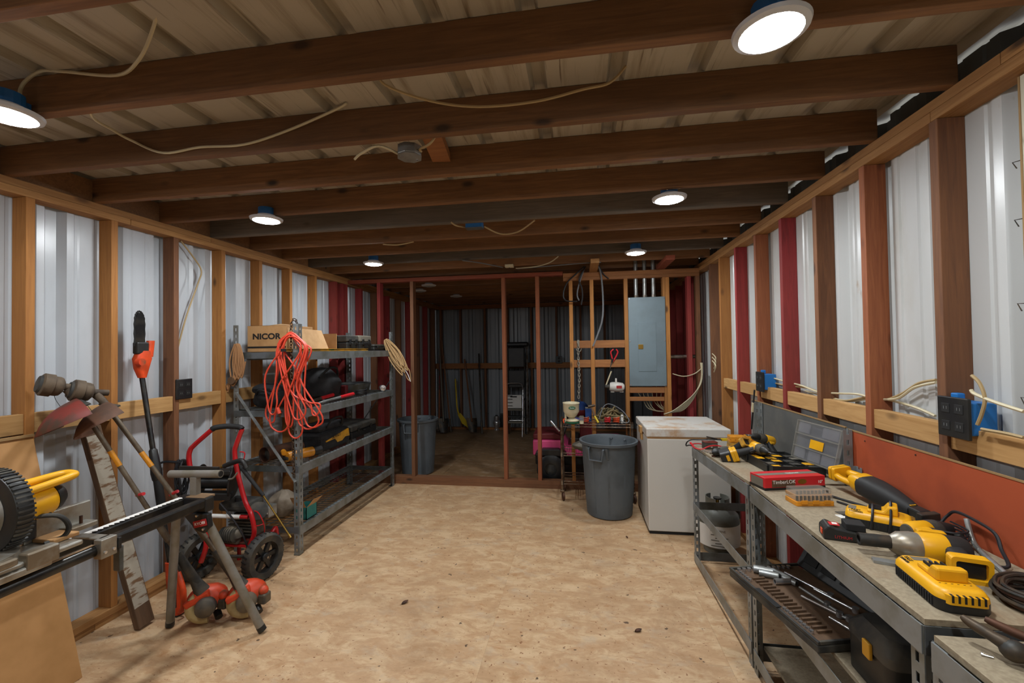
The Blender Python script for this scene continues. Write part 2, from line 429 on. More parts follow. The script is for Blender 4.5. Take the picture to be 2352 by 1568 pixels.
# ---- side walls
wl, wr, wb, wf = struct('wall_left'), struct('wall_right'), struct('wall_back'), struct('wall_front')
sheets(wl, 'white_sheet', YF, YE, 0, 2.60, SL-.001, -1, 1, off=.14)
sheets(wr, 'white_sheet_right', YF, YE, 0, 2.46, SR+.001, 1, 1, off=.06)
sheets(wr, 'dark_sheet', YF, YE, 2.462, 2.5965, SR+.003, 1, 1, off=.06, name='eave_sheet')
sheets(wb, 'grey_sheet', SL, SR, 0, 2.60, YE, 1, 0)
sheets(wf, 'white_sheet', SL, SR, 0, 2.60, YF, -1, 0)
# left studs: far edge of the inner face; colour by stud
LS = [(1.819+.4052*k, 'pine_upright' if k != 2 else 'brown_upright') for k in range(-10, 7)]
LS += [(4.649, 'red_upright'), (4.80, 'red_upright'), (4.875, 'red_upright')]+[(5.25+.406*k, 'red_upright' if k % 2 == 0 else 'brown_upright') for k in range(8)]
for y, m in LS: MB().box(SL, XL, y-T2, y, .0765, ZP-.0005).build('stud', m, wl, bevel=.002)
cR = ['brown_upright', 'rust_upright', 'brown_upright', 'red_upright', 'rust_upright', 'red_upright', 'pine_upright']
RS = [(1.8084+.4064*k, cR[k] if 0 <= k < 7 else 'pine_upright') for k in range(-9, 7)]
RS += [(4.55, 'brown_upright')]+[(5.25+.406*k, 'red_upright') for k in range(8)]
for y, m in RS: MB().box(XR, SR, y-T2, y, .0385, ZP-.0005).build('stud', m, wr, bevel=.002)
for W, xa, xb, js, nsole in ((wl, SL, XL, (.25, 2.30, 5.2), 2), (wr, XR, SR, (.4, 1.80, 5.0), 1)):
    cuts = [YF]+list(js)+[YE]
    for a, b in zip(cuts, cuts[1:]):
        MB().box(xa, xb, a+.001, b-.001, ZP, ZP+T2-.0008).build('top_plate', 'pine_long', W, bevel=.002)
    cuts = [YF, 1.53 if W is wr else 2.9, 4.1, YE]
    for a, b in zip(cuts, cuts[1:]):
        MB().box(xa+(.004 if W is wl else 0), xb-(0 if W is wl else -.004)-.002, a+.001, b-.001, ZP+T2, ZT).build('top_plate', 'pine_long', W, bevel=.002)
    for k in range(nsole):
        for a, b in ((YF, 2.1+.3*k), (2.1+.3*k, YB), (YB, YE)):
            MB().box(xa, xb+(.006*k if W is wl else 0), a+.001, b-.001, k*.0383, k*.0383+.0381).build('sole_plate', 'pine_long', W, bevel=.002)
# blocking between the studs at outlet height
ys = [y for y, m in LS if y < 4.7]
for a, b in zip(ys, ys[1:]):
    if b < 3.9: MB().box(XL-.046, XL-.008, a+.001, b-T2-.001, 1.185, 1.285).build('blocking', 'pale_block', wl, bevel=.002)
ys = [y for y, m in RS if y < 4.4]
for a, b in zip(ys, ys[1:]):
    MB().box(XR+.010, XR+.048, a+.001, b-T2-.001, 1.195, 1.28).build('blocking', 'pale_block', wr, bevel=.002)
# white board standing at the near end of the right wall, with nails bent along its edge
sheet('dirty_board', 'c2bda8', '9c9478', .45, .5, rust='6a5a40')
MB().box(XR+.046, XR+.054, -.6, 1.525, .04, 2.385).build('white_board', 'dirty_board', wr)
MB().box(XR+.044, XR+.056, 1.525, 1.531, .04, 2.385).build('board_edge', 'edge_board', wr)
for z in (2.13, 1.95, 1.69, 1.40):
    MB().tube([(XR+.05, 1.531, z), (XR+.045, 1.556, z+.002), (XR+.042, 1.540, z-.022)], .0018, 5).build('bent_nail', 'tool_iron', wr)
# ---- far wall frame
for xx in (-2.731, -2.323, -1.823, -1.367, -.901, -.41, .05, .5, .95): MB().box(xx-.019, xx+.019, YE-.089, YE-.001, .04, ZP).build('stud', 'brown_upright', wb)
MB().box(SL, SR, YE-.089, YE-.001, 0, .038).build('sole_plate', 'pine_cross', wb); MB().box(SL, SR, YE-.089, YE-.001, ZP, ZT).build('top_plate', 'pine_cross', wb)
MB().box(SL, SR, YE-.127, YE-.0895, 1.205, 1.31).build('rail', 'pine_cross', wb)
# ---- partition
wp = struct('wall_partition')
MB().box(SL+.09, SR-.09, YB, YB+.089, 0, .0381).build('sole_plate', 'brown_cross', wp, bevel=.002); MB().box(SL+.09, SR-.09, YB+.0005, YB+.0895, .0385, .089).build('sole_plate', 'brown_cross', wp, bevel=.002)
MB().box(SL+.09, -.16, YB, YB+.089, 2.40, 2.444).build('top_plate', 'red_cross', wp, bevel=.002)
MB().box(-.157, SR-.09, YB, YB+.089, 2.372, 2.42).build('top_plate', 'pine_cross', wp, bevel=.002)
MB().box(-.157, SR-.09, YB+.002, YB+.089, 2.334, 2.3715).build('top_plate', 'pine_cross', wp, bevel=.002)
for xa, m, zt in ((-2.39, 'red_upright', 2.40), (-1.972, 'brown_upright', 2.40), (-.865, 'rust_upright', 2.40), (-.473, 'rust_upright', 2.40), (-.094, 'pine_upright', 2.334),
               (.137, 'pine_upright', 2.334), (.508, 'pine_upright', 2.334), (.948, 'pine_upright', 2.334), (1.172, 'red_upright', 2.334), (1.262, 'brown_upright', 2.334)):
    MB().box(xa, xa+.041, YB, YB+.089, .089, zt-.0005).build('stud', m, wp, bevel=.002)
MB().box(.918, .947, YB, YB+.089, .0895, 2.334).build('stud', 'pine_upright', wp, bevel=.002)
for z0, z1 in ((1.575, 1.658), (1.36, 1.443)):
    for xa, xb in ((-.053, .137), (.178, .508)): MB().box(xa+.001, xb-.001, YB-.003, YB+.035, z0, z1).build('blocking', 'pine_cross', wp, bevel=.002)
for z0, z1, dy in ((1.075, 1.14, 0), (.985, 1.03, .02)): MB().box(.550, .917, YB+dy, YB+dy+.04, z0, z1).build('blocking', 'pine_cross', wp, bevel=.002)
for xa in (.137, .86): MB().box(xa, xa+.085, 4.36, YB+.06, ZT-.045, ZT-.0005).build('hanger_block', 'pine_long' if xa < .5 else 'red_cross', wp, bevel=.002)
# ---- roof: joists on the plates and metal roofing with ribs above them
ce = struct('ceiling')
jm = {4: 'rafter_grey', 7: 'rafter_grey', 3: 'rafter'}
for k in range(-9, 18):
    y = 1.287+.4064*k
    if y+T2 > YE-.01: break
    MB().box(SL+.03, SR-.075, y, y+T2, ZT+.0005, ZJ).build('joist', jm.get(k, 'rafter'), ce, bevel=.003)
    if y < YB: MB().box(SL+.03, SL+.068, y+T2+.001, y+.4064-.001, ZT+.0005, ZJ-.01).build('rim_board', 'rafter', ce)
x = SL-.1; n = 0
while x < SR+.2:
    b = min(x+.885, SR+.24); P = ribs(x, b, pitch=.295, depth=.036, off=.159, base=.07, top=.042, beads=False); v = []
    for t, d in P:
        for y in (YF-.2, YE+.2): v.append((t, y, ZJ+.0015+d))
    o = MB().add(v, [(2*i, 2*i+1, 2*i+3, 2*i+2) for i in range(len(P)-1)]).build('roof_sheet', 'roof_metal', ce)
    so = o.modifiers.new('thickness', 'SOLIDIFY'); so.thickness = .001; so.offset = 0
    x = b
MB().bar((-.665, 2.08, 2.545), (-.62, 1.765, 2.545), .09, .04).build('blocking', 'pine_cross', ce)
# ---- lamps
def lamp(x, y, z, label, lit=True, box=True):
    t = thing('ceiling_lamp', label, 'ceiling lamp', (x, y, z), group='round ceiling lamps')
    MB().shell([(.076, .006), (.079, .002), (.094, .008), (.097, .018), (.074, .020), (.074, .008)], 36).build('trim_ring', 'lamp_trim', t, smooth=True)
    MB().lathe([(0, -.008), (.03, -.0072), (.055, -.004), (.068, .0005), (.0735, .006), (.0735, .014), (0, .014)], 36).build('lens', 'lamp_lens' if lit else 'lens_off', t, smooth=True)
    MB().lathe([(0, .0145), (.0738, .0145), (.0738, .0202), (.058, .0215), (.052, .04), (0, .04)], 20).build('housing', 'lamp_trim', t, smooth=True)
    if box:
        b = MB(); b.lathe([(.044, .041), (.047, .043), (.047, .085), (0, .085)], 14); b.box(-.012, .012, .044, .062, .05, .078); b.build('junction_box', 'lamp_blue', t)
    return t
LZ = 2.425
lamp(-1.99, 1.225, LZ, 'lit round ceiling lamp at the left edge, nearest the left wall')
lamp(.537, 1.262, LZ, 'large bright round ceiling lamp nearest the workbench and camera')
lamp(-1.979, 2.499, LZ, 'lit round ceiling lamp above the pressure washer')
lamp(.539, 2.606, LZ, 'lit round ceiling lamp above the bench end, second on the right')
lamp(-1.965, 3.945, LZ-.004, 'lit round ceiling lamp above the steel shelving rack')
lamp(.529, 4.015, LZ-.004, 'lit round ceiling lamp in front of the grey electrical panel')
lamp(-1.97, -.12, LZ, 'lit round ceiling lamp behind the camera near the left wall')
lamp(.537, -.10, LZ, 'lit round ceiling lamp behind the camera near the right wall')
lamp(-1.948, 5.475, LZ, 'unlit round lamp just beyond the partition', False, False)
lamp(-2.25, 5.93, LZ, 'unlit round lamp nearest the left wall of the dark store', False, False)
lamp(-1.924, 6.694, LZ, 'unlit round lamp deepest in the dark store', False, False)
# ---- junction boxes on the ceiling
t = thing('ceiling_junction_box', 'galvanised junction box beside the short wooden block under the joists', 'junction box', (-.73, 1.82, 2.44))
MB().lathe([(.05, 0), (.055, .004), (.055, .045), (0, .045)], 8).build('box', 'galvanised', t, bevel=.002); MB().lathe([(.056, -.003), (.056, 0), (0, 0)], 8).build('cover', 'galvanised', t)
for a in (.8, 3.9): MB().cyl((.035*math.cos(a), .035*math.sin(a), -.006), (.035*math.cos(a), .035*math.sin(a), -.003), .005).build('screw', 'chrome', t)
q = gz(1090, 524, 2.44)
t = thing('ceiling_junction_box', 'blue junction box on the joists halfway down the room', 'junction box', q)
MB().box(-.06, .06, -.03, .03, 0, .06).build('box', 'lamp_blue', t, bevel=.004); MB().box(-.062, .062, -.032, .032, -.004, 0).build('cover', 'steel_dark', t, bevel=.001)
q = gz(1170, 614, 2.445)
t = thing('ceiling_junction_box', 'small cream junction box just before the partition', 'junction box', q)
MB().box(-.045, .045, -.03, .03, 0, .03).build('box', 'cable_white', t, bevel=.004); MB().cyl((0, 0, -.004), (0, 0, 0), .008).build('screw', 'chrome', t)
# ---- cables under the roof
def cable(label, pts, r=.0055, m='cable_old', n=6, name='cable'):
    return tag(MB().tube(crv(pts, n), r, 6).build(name, m, smooth=True), label, 'cable', 'electric cables')
cable('cream cable looping from the roof down to the left edge lamp', [(-1.955, 1.24, 2.505), gy(47, 205, 1.265), gy(60, 185, 1.27), gy(95, 163, 1.275), gy(150, 165, 1.276), gy(268, 173, 1.274), gy(318, 138, 1.22), gy(350, 70, 1.16), gy(362, 10, 1.09), gy(358, -60, .98)], m='cable_white')
cable('cream cable sagging across the second joist in front of the junction box', [(-1.70, 1.345, 2.6), gy(207, 258, 1.37), gy(258, 298, 1.58), gy(305, 324, 1.68), gy(375, 351, 1.68), gy(460, 338, 1.684), gy(560, 332, 1.685), gy(660, 300, 1.686), gy(770, 252, 1.66), (-.93, 1.64, 2.6)], m='cable_white')
cable('brown cable drooping in the roof bay right of the centre', [(-.70, 1.45, 2.60), gz(885, 195, 2.56), gy(990, 232, 1.60), gy(1100, 245, 1.62), gy(1230, 233, 1.63), gy(1340, 205, 1.62), gy(1400, 190, 1.6), (.19, 1.60, 2.6)], m='cable_old')
cable('short cable hanging left of the galvanised junction box', [(-.785, 1.82, 2.46), gz(870, 335, 2.47), gz(830, 352, 2.45), gz(814, 366, 2.43)], m='cable_white')
cable('short cable looping right of the galvanised junction box', [(-.675, 1.82, 2.46), gz(965, 342, 2.46), gz(992, 325, 2.465), (-.55, 1.75, 2.55)], m='cable_old')
cable('two-bend cable drooping right of the blue junction box', [gz(1112, 520, 2.46), gz(1150, 537, 2.43), gz(1190, 532, 2.43), gz(1228, 506, 2.46)], m='cable_old')
cable('thin cable left of the blue junction box', [gz(1070, 522, 2.46), gz(1048, 518, 2.44), gz(1036, 510, 2.46)], m='cable_old')
cable('cable crossing the bay left of the blue junction box', [gz(880, 561, 2.464), gz(915, 562, 2.455), gz(950, 555, 2.464)], m='cable_old')
cable('pale cable drooping from the joists to the small cream box', [gz(1185, 616, 2.455), gz(1230, 612, 2.44), gz(1262, 603, 2.45), gz(1282, 589, 2.464)], m='cable_white')
cable('thin grey cable running left of the small cream box', [gz(1155, 614, 2.455), gz(1105, 604, 2.45), gz(1062, 598, 2.464)], m='cable_grey')
cable('grey cable running right from the small cream box to the panel', [gz(1188, 617, 2.455), gz(1260, 611, 2.45), gz(1330, 605, 2.455), gz(1380, 602, 2.464)], m='cable_grey')
cable('cream cable hanging down the left wall from the top plate', [(SL+.05, gx(415, 560, SL+.05).y, ZP-.002), gx(440, 585, SL+.05), gx(462, 620, SL+.05), gx(455, 650, SL+.05), gx(430, 720, SL+.05), gx(408, 800, SL+.03), gx(400, 840, SL+.02)], m='cable_old')
# cables along the right wall above the blocking
XW = XR+.02
for lb, pts, m in (('pale cable looping over the blocking by the nearest blue outlet box', [(2352, 945), (2290, 925), (2240, 905), (2230, 895)], 'cable_white'),
    ('thick cable curling down into the nearest blue outlet box', [(2232, 862), (2250, 880), (2262, 915), (2255, 950), (2245, 975)], 'cable_old'),
    ('lower cable running out of frame past the nearest blue outlet box', [(2352, 1005), (2310, 995), (2270, 988), (2255, 985)], 'cable_old')):
    cable(lb, [gx(a, b, XR-.012) for a, b in pts], m=m)
for j, (lb, pts) in enumerate((('upper cable strung behind the right studs above the blocking', [(2150, 878), (2100, 890), (2060, 915), (2010, 915), (1970, 905), (1925, 903), (1880, 900), (1840, 885), (1790, 872), (1745, 858)]),
    ('middle cable sagging behind the right studs above the blocking', [(2150, 872), (2110, 880), (2070, 905), (2030, 918), (1990, 912), (1940, 920), (1900, 912), (1860, 892), (1800, 884), (1750, 872)]),
    ('lower cable dipping over the blocking between the right studs', [(2148, 955), (2110, 938), (2070, 925), (2040, 918), (2000, 915), (1960, 921), (1930, 918), (1890, 908), (1850, 897)]))):
    cable(lb, [gx(a, b, XR+.055+.008*j) for a, b in pts], m='cable_white' if j != 1 else 'cable_old')

for lb, x_, y_, s_ in (('small dark dry leaf lying on the middle of the floor', 930, 1385, .03), ('curled brown leaf lying on the floor near the bench', 1466, 1450, .028), ('tiny dark chip lying on the floor before the freezer', 1440, 1235, .018)):
    c = gz(x_, y_); t = thing('dry_leaf', lb, 'leaf', c, R.uniform(0, 3), group='scraps on the floor')
    MB().grid(lambda u, v: V(((u-.5)*s_*1.6, (v-.5)*s_*(1-(2*u-1)**2)*.9, .002+.006*(2*v-1)**2+.004*u)), 6, 4, .0006).build('blade', 'rust_iron', t, smooth=True); MB().cyl((-s_*.8, 0, .004), (-s_*1.15, 0, .006), .0008, n=5).build('stem', 'rust_iron', t)
# ================================================================== left side
# ---- hardboard sheet leaning on the left wall
t = thing('hardboard_sheet', 'tan hardboard sheet leaning on the left wall behind the mitre saw', 'board', (-2.43, 1.2, 0))
MB().add([(-2.43, .55, .002), (-2.43, 1.79, .002), (-2.735, 1.79, 1.185), (-2.735, .55, 1.185)]+[(-2.436, .55, 0), (-2.436, 1.79, 0), (-2.741, 1.79, 1.183), (-2.741, .55, 1.183)],
    [(0, 1, 2, 3), (7, 6, 5, 4), (0, 4, 5, 1), (1, 5, 6, 2), (2, 6, 7, 3), (3, 7, 4, 0)]).build('board', 'hardboard', t, world=True)
MB().bar((-2.728, .55, 1.178), (-2.728, 1.79, 1.178), .012, .012).build('worn_edge', 'edge_board', t, world=True)
# ---- old 2x4 with paint splashes
a, b = V((-2.515, 2.17, .012)), V((-2.7455, 2.055, 1.17))
t = thing('wooden_plank', 'weathered wooden plank with white paint splashes leaning on the left wall', 'plank', a); x_, y_, z_ = frame(b-a, (1, 0, 0))
orient(t, y_, -x_); L_ = (b-a).length
MB().box(-.019, .019, -.045, .045, 0, L_).build('plank', 'weathered_plank', t, bevel=.003)
MB().box(.0192, .0205, -.042, .04, .12, L_-.05).build('paint_coat', 'paint_splash', t)
# ---- folding mitre-saw stand
t = thing('saw_stand', 'black and grey folding saw stand with a red badge below its roller end', 'saw stand', (-2.1, 1.3, 0)); W = dict(parent=t, world=True)
XO, XI, ZR = -2.055, -2.185, .755
MB().cyl((XO, .2, ZR-.03), (XO, 1.60, ZR-.01), .026).build('front_tube', 'black_tube', smooth=True, **W)
MB().bar((XO, 1.56, ZR), (XO, 2.10, ZR), .045, .052).build('extension_tube', 'black_tube', bevel=.01, **W)
MB().bar((XI, .2, ZR-.01), (XI, 2.12, ZR), .04, .05).build('back_rail', 'black_tube', bevel=.008, **W)
MB().bar((XO+.005, .2, ZR-.003), (XO+.005, 1.55, ZR+.016), .016, .002).build('dust_line', 'dusty_top', **W)
b = MB(); n = 26
for i in range(n):
    y0 = 1.5+i*.0235; b.add([(XI+.006, y0, ZR+.028), (XI+.006, y0+.0235, ZR+.028), (XI+.022, y0+.012, ZR+.028), (XI-.016, y0, ZR+.028), (XI-.016, y0+.0235, ZR+.028)], [(3, 0, 1, 4), (0, 2, 1)])
b.build('toothed_strip', 'print_white', **W)
b = MB().box(XI+.0, XO+.02, 1.565, 1.61, ZR+.028, ZR+.036); b.box(XO+.005, XO+.045, 1.55, 1.615, ZR-.045, ZR+.036); b.build('clamp_bracket', 'aluminium', bevel=.003, **W)
MB().box(XO+.01, XO+.05, 1.616, 1.63, ZR-.03, ZR+.02).build('clamp_block', 'black_plastic', bevel=.003, **W)
MB().loft([[V((XO+.03+dx, 1.628+dy, z)) for dx, dy in ((-.018, -.006), (.018, -.006), (.018, .012), (-.018, .012))] for z in (ZR-.02, ZR-.06, ZR-.13)]).build('clamp_lever', 'steel_dark', bevel=.004, **W)
for sx in (0, 1): MB().cyl((XO+.045, 1.565+.035*sx, ZR-.02), (XO+.05, 1.565+.035*sx, ZR-.02), .006).build('bolt', 'chrome', **W)
b = MB().box(XI-.03, XO+.03, 2.085, 2.14, ZR-.05, ZR+.03); b.build('end_cap', 'black_plastic', bevel=.008, **W)
b = MB().add([(XO-.11, 2.07, ZR-.05), (XO+.05, 2.07, ZR-.05), (XO+.06, 2.07, ZR-.12), (XO+.03, 2.07, ZR-.155), (XO-.02, 2.07, ZR-.14)]+[(XO-.11, 2.10, ZR-.05), (XO+.05, 2.10, ZR-.05), (XO+.06, 2.10, ZR-.12), (XO+.03, 2.10, ZR-.155), (XO-.02, 2.10, ZR-.14)],
    [(0, 4, 3, 2, 1), (5, 6, 7, 8, 9)]+[(i, (i+1) % 5, 5+(i+1) % 5, 5+i) for i in range(5)])
br = b.build('leg_bracket', 'black_plastic', bevel=.003, **W)
bM = tm((XO+.012, 2.066, ZR-.098), (.97, 0, .25), (-.25, 0, .97))
bd = MB(bM); bd.prism(rrect(.082, .036, .004), 0, .003); bd.build('badge', 'print_red', **W)
text('RYOBI', 'badge_lettering', .021, bM @ Matrix.Translation((0, 0, .0034)), 'print_white', t, sx=1.15)
for dx, dz in ((-.01, -.06), (.03, -.13)): MB().cyl((XO+dx, 2.062, ZR+dz), (XO+dx, 2.07, ZR+dz), .006).build('bolt', 'chrome', **W)
for top, ft in (((-2.228, 2.10, .68), (-2.361, 2.183, 0)), ((-2.03, 2.10, .65), (-1.784, 2.212, 0)), ((-2.22, .42, .68), (-2.36, .36, 0)), ((-2.03, .42, .68), (-1.79, .36, 0))):
    top, ft = V(top), V(ft); d = (top-ft).normalized(); k = .02/d.z
    lg = MB().cyl(ft+d*k, top+d*.05, .0215, n=16).build('leg', 'grey_leg', smooth=True, **W)
    MB().cyl(ft+d*(k-.012)+V((0, 0, .004)), ft+d*(k+.02), .0225, n=16).build('rubber_foot', 'black_plastic', lg, smooth=True, world=True)
MB().cyl((-2.31, 2.14, .894), (-1.985, 2.14, .904), .021, n=18).build('roller', 'grey_leg', smooth=True, **W)
MB().cyl((-2.02, 2.14, .9035), (-1.9835, 2.14, .9042), .016, n=14).build('roller_bore', 'black_matt', smooth=True, **W)
MB().box(-2.27, -2.02, 2.155, 2.17, .905, .935).build('roller_guard', 'black_plastic', **W)
MB().box(-2.165, -2.125, 2.12, 2.155, .78, .885).build('roller_post', 'grey_leg', bevel=.004, **W)
MB().box(-2.16, -2.04, 2.09, 2.16, .775, .787).build('roller_plate', 'dusty_top', bevel=.002, **W)
# ---- mitre saw on the stand
t = thing('mitre_saw', 'yellow and black mitre saw with a big round blade guard on the black stand', 'saw', (-2.15, 1.3, .785)); W = dict(parent=t, world=True)
b = MB().box(-2.28, -1.98, 1.05, 1.36, .787, .815); b.box(-2.28, -1.99, .95, 1.47, .815, .835); b.build('base', 'aluminium', bevel=.006, **W)
b = MB().box(-2.02, -1.975, 1.28, 1.38, .80, .862); b.box(-2.02, -1.98, 1.1, 1.26, .835, .862); b.build('table_edge', 'aluminium', bevel=.006, **W)
MB().lathe([(.0, 0), (.14, 0), (.14, .03), (0, .03)], 28, o=(-2.14, 1.2, .835)).build('turntable', 'aluminium', smooth=True, **W)
b = MB().box(-2.175, -2.155, 1.385, 1.62, .836, .935); b.box(-2.155, -2.09, 1.50, 1.60, .836, .858); b.build('fence', 'aluminium', bevel=.004, **W)
MB().cyl((-2.12, 1.555, .858), (-2.12, 1.555, .89), .006).build('fence_bolt', 'rust_iron', **W)
MB().box(-2.155, -2.05, 1.41, 1.50, .836, .852).build('sawdust', 'cardboard', bevel=.004, **W)
dc = V((-2.165, 1.27, 1.0))
b = MB().lathe([(.05, 0), (.125, .0), (.148, .006), (.152, .02), (.152, .048), (.146, .06), (.05, .062)], 44, o=dc, d=(0, 1, 0)); g = b.build('blade_guard', 'black_plastic', smooth=True, **W)
for i in range(26):
    an = -1.2+i*.115; p = dc+V((math.cos(an)*.151, .034, math.sin(an)*.151))
    MB(Matrix.Translation(p) @ Matrix.Rotation(-an, 4, 'Y')).box(-.002, .004, -.026, .026, -.0035, .0035).build('guard_rib', 'dusty_black' if i % 4 else 'black_plastic', g, world=True)
MB().lathe([(0, -.012), (.095, -.01), (.10, .0), (.0, .002)], 36, o=dc, d=(0, 1, 0)).build('guard_cover', 'grey_leg', g, smooth=True, world=True)
MB().lathe([(.0, 0), (.06, 0), (.066, .02), (.066, .11), (.058, .125), (0, .125)], 24, o=(-2.15, 1.335, .985), d=(0, 1, .1)).build('motor', 'tool_yellow', smooth=True, **W)
MB().lathe([(.0, 0), (.059, 0), (.054, .02), (.038, .04), (0, .042)], 24, o=(-2.15, 1.461, .998), d=(0, 1, .1)).build('motor_cap', 'black_plastic', smooth=True, **W)
hp = [(-2.10, 1.30, 1.05), (-2.10, 1.42, 1.062), (-2.105, 1.51, 1.072), (-2.135, 1.535, 1.075), (-2.175, 1.52, 1.075), (-2.20, 1.42, 1.065), (-2.20, 1.30, 1.055)]
MB().tube(crv(hp, 5), .0155, 10).build('carry_handle', 'tool_yellow', smooth=True, **W)
MB().box(-2.18, -2.11, 1.325, 1.40, .86, .95).build('pivot_housing', 'black_plastic', bevel=.01, **W)
MB().tube(crv([(-2.12, 1.38, .95), (-2.06, 1.43, .94), (-2.05, 1.46, .89), (-2.06, 1.45, .85), (-2.08, 1.40, .84)], 5), .009, 8).build('lock_lever', 'dusty_black', smooth=True, **W)
MB().cyl((-2.12, 1.43, .94), (-2.12, 1.43, .98), .018, .024).build('knob', 'dusty_black', smooth=True, **W)
# ---- string trimmers, heads up
def trimmer(head, eng, label, guard, gs, orange):
    head, eng = V(head), V(eng); t = thing('string_trimmer', label, 'string trimmer', (eng.x, eng.y, 0), group='string trimmers'); W = dict(parent=t, world=True)
    d = (head-eng).normalized(); L = (head-eng).length; at = lambda s: eng+d*s
    MB().cyl(at(.18), at(L-.16), .0125, n=12).build('shaft', 'trimmer_shaft', smooth=True, **W)
    MB().cyl(at(L*.63), at(L*.695), .0132, n=12).build('warning_sticker', 'amber', smooth=True, **W)
    sd = V((-.35, -.85, .25)).normalized()
    e = at(L-.16)
    MB().tube([e-d*.02, e+d*.05, e+d*.09+sd*.01], [.017, .018, .02], 10).build('gear_neck', 'trimmer_head', smooth=True, **W)
    MB().cyl(e+d*.115-sd*.055, e+d*.10+sd*.03, .017, .019).build('gear_case', 'trimmer_head', smooth=True, **W)
    lh = MB().lathe([(0, 0), (.030, .0), (.046, .010), (.050, .022), (.050, .040), (.057, .043), (.057, .080), (.050, .086), (0, .086)], 26, o=e+d*.1+sd*.02, d=sd).build('line_head', 'trimmer_head', smooth=True, **W)
    MB().lathe([(0, 0), (.046, 0), (.040, .010), (.018, .014), (0, .014)], 22, o=e+d*.1+sd*.1062, d=sd).build('bump_knob', 'dusty_black', lh, smooth=True, world=True)
    MB().tube(crv([e+d*.06+sd*.07, e+d*.02+sd*.085, e-d*.03+sd*.085], 4), .0013, 5).build('cutting_line', 'black_matt', **W)
    # guard: curved skirt fanning out below the head
    u1 = (sd-d*sd.dot(d)).normalized(); u2 = d.cross(u1).normalized()
    def gf(u, v):
        a = (u-.5)*2.7; r = .02+.165*gs*v*(1-.12*abs(2*u-1))
        return e+d*.045+u1*math.cos(a)*r+u2*math.sin(a)*r-d*(.01+.03*v+.075*v**3)
    MB().grid(gf, 14, 6, .003, d).build('guard', guard, smooth=True, **W)
    MB().bar(e-u2*.03+d*.045, e+u2*.085-d*.02, .022, .008, d).build('guard_clamp', 'dusty_black', **W)
    # loop handle, throttle grip and engine
    c = at(L*.5); MB().cyl(c-u2*.02+u1*.0, c+u2*.055, .009).build('brake_lever', 'red_plastic', smooth=True, **W)
    MB().cyl(at(.42), at(.52), .0165).build('coupling', 'trimmer_shaft', smooth=True, **W)
    MB().cyl(at(.12), at(.33), .026, .02, n=14).build('grip', 'dusty_black', smooth=True, **W)
    MB().loft([[at(.03)+u1*.05*k[0]*1.05+u2*.05*k[1] for k in rrect(1.6, 1.5, .4, 3)], [at(.09)+u1*.04*k[0]+u2*.04*k[1] for k in rrect(1.5, 1.4, .4, 3)], [at(.16)+u1*.028*k[0]+u2*.028*k[1] for k in rrect(1.4, 1.3, .4, 3)]]).build('clutch_cover', 'dusty_black', smooth=True, **W)
    b = eng; fr = V((.55, -.83, 0)).normalized(); rt = V((.83, .55, 0)).normalized(); up = V((0, 0, 1))
    MB(Matrix(((rt.x, fr.x, 0, b.x), (rt.y, fr.y, 0, b.y), (0, 0, 1, b.z), (0, 0, 0, 1)))).ell((.0, -.02, .0), (.105, .075, .075), 18, 10).build('engine_shroud', orange, t, smooth=True, world=True)
    MB().bar(b-rt*.10+up*.0+fr*.03, b+rt*.02+up*.05+fr*.035, .035, .05, fr).build('shroud_rib', orange, bevel=.008, **W)
    MB().lathe([(0, 0), (.05, .0), (.055, .015), (.05, .045), (.025, .062), (0, .064)], 20, o=b+fr*.045-up*.015+rt*.005, d=fr).build('starter_cover', 'engine_grey', smooth=True, **W)
    tk = []
    for i in range(9):
        a = 2.2+i*.33; tk.append(b+fr*.02+rt*math.cos(a)*.072+up*(math.sin(a)*.066-.028))
    MB().tube(crv(tk, 3), .033 if gs < 1.1 else .034, 12).build('fuel_tank', 'fuel_tank', smooth=True, **W)
    ft = [c for c in t.children if c.name.startswith('fuel_tank')][-1]
    MB().cyl(b+rt*.052-up*.075+fr*.02, b+rt*.068-up*.095+fr*.055, .02).build('fuel_cap', 'black_plastic', ft, smooth=True, world=True)
    MB().ell(b+rt*.085+up*.012+fr*.02, (.03, .03, .028), 12, 8).build('spark_plug_cap', orange, smooth=True, **W)
    MB().box(b.x+.06, b.x+.115, b.y-.0, b.y+.06, b.z-.06, b.z+.0).build('muffler', 'engine_grey', bevel=.01, **W)
    return t
trimmer((-2.665, 1.865, 1.462), (-2.185, 2.255, .135), 'string trimmer farthest left with a dark red guard, head leaning on the wall', 'dull_red', 1.15, 'orange_red')
trimmer((-2.635, 1.975, 1.42), (-1.985, 2.33, .135), 'string trimmer with a brown dirty guard and its engine behind the stand leg', 'guard_dirty', 1.05, 'orange_red')
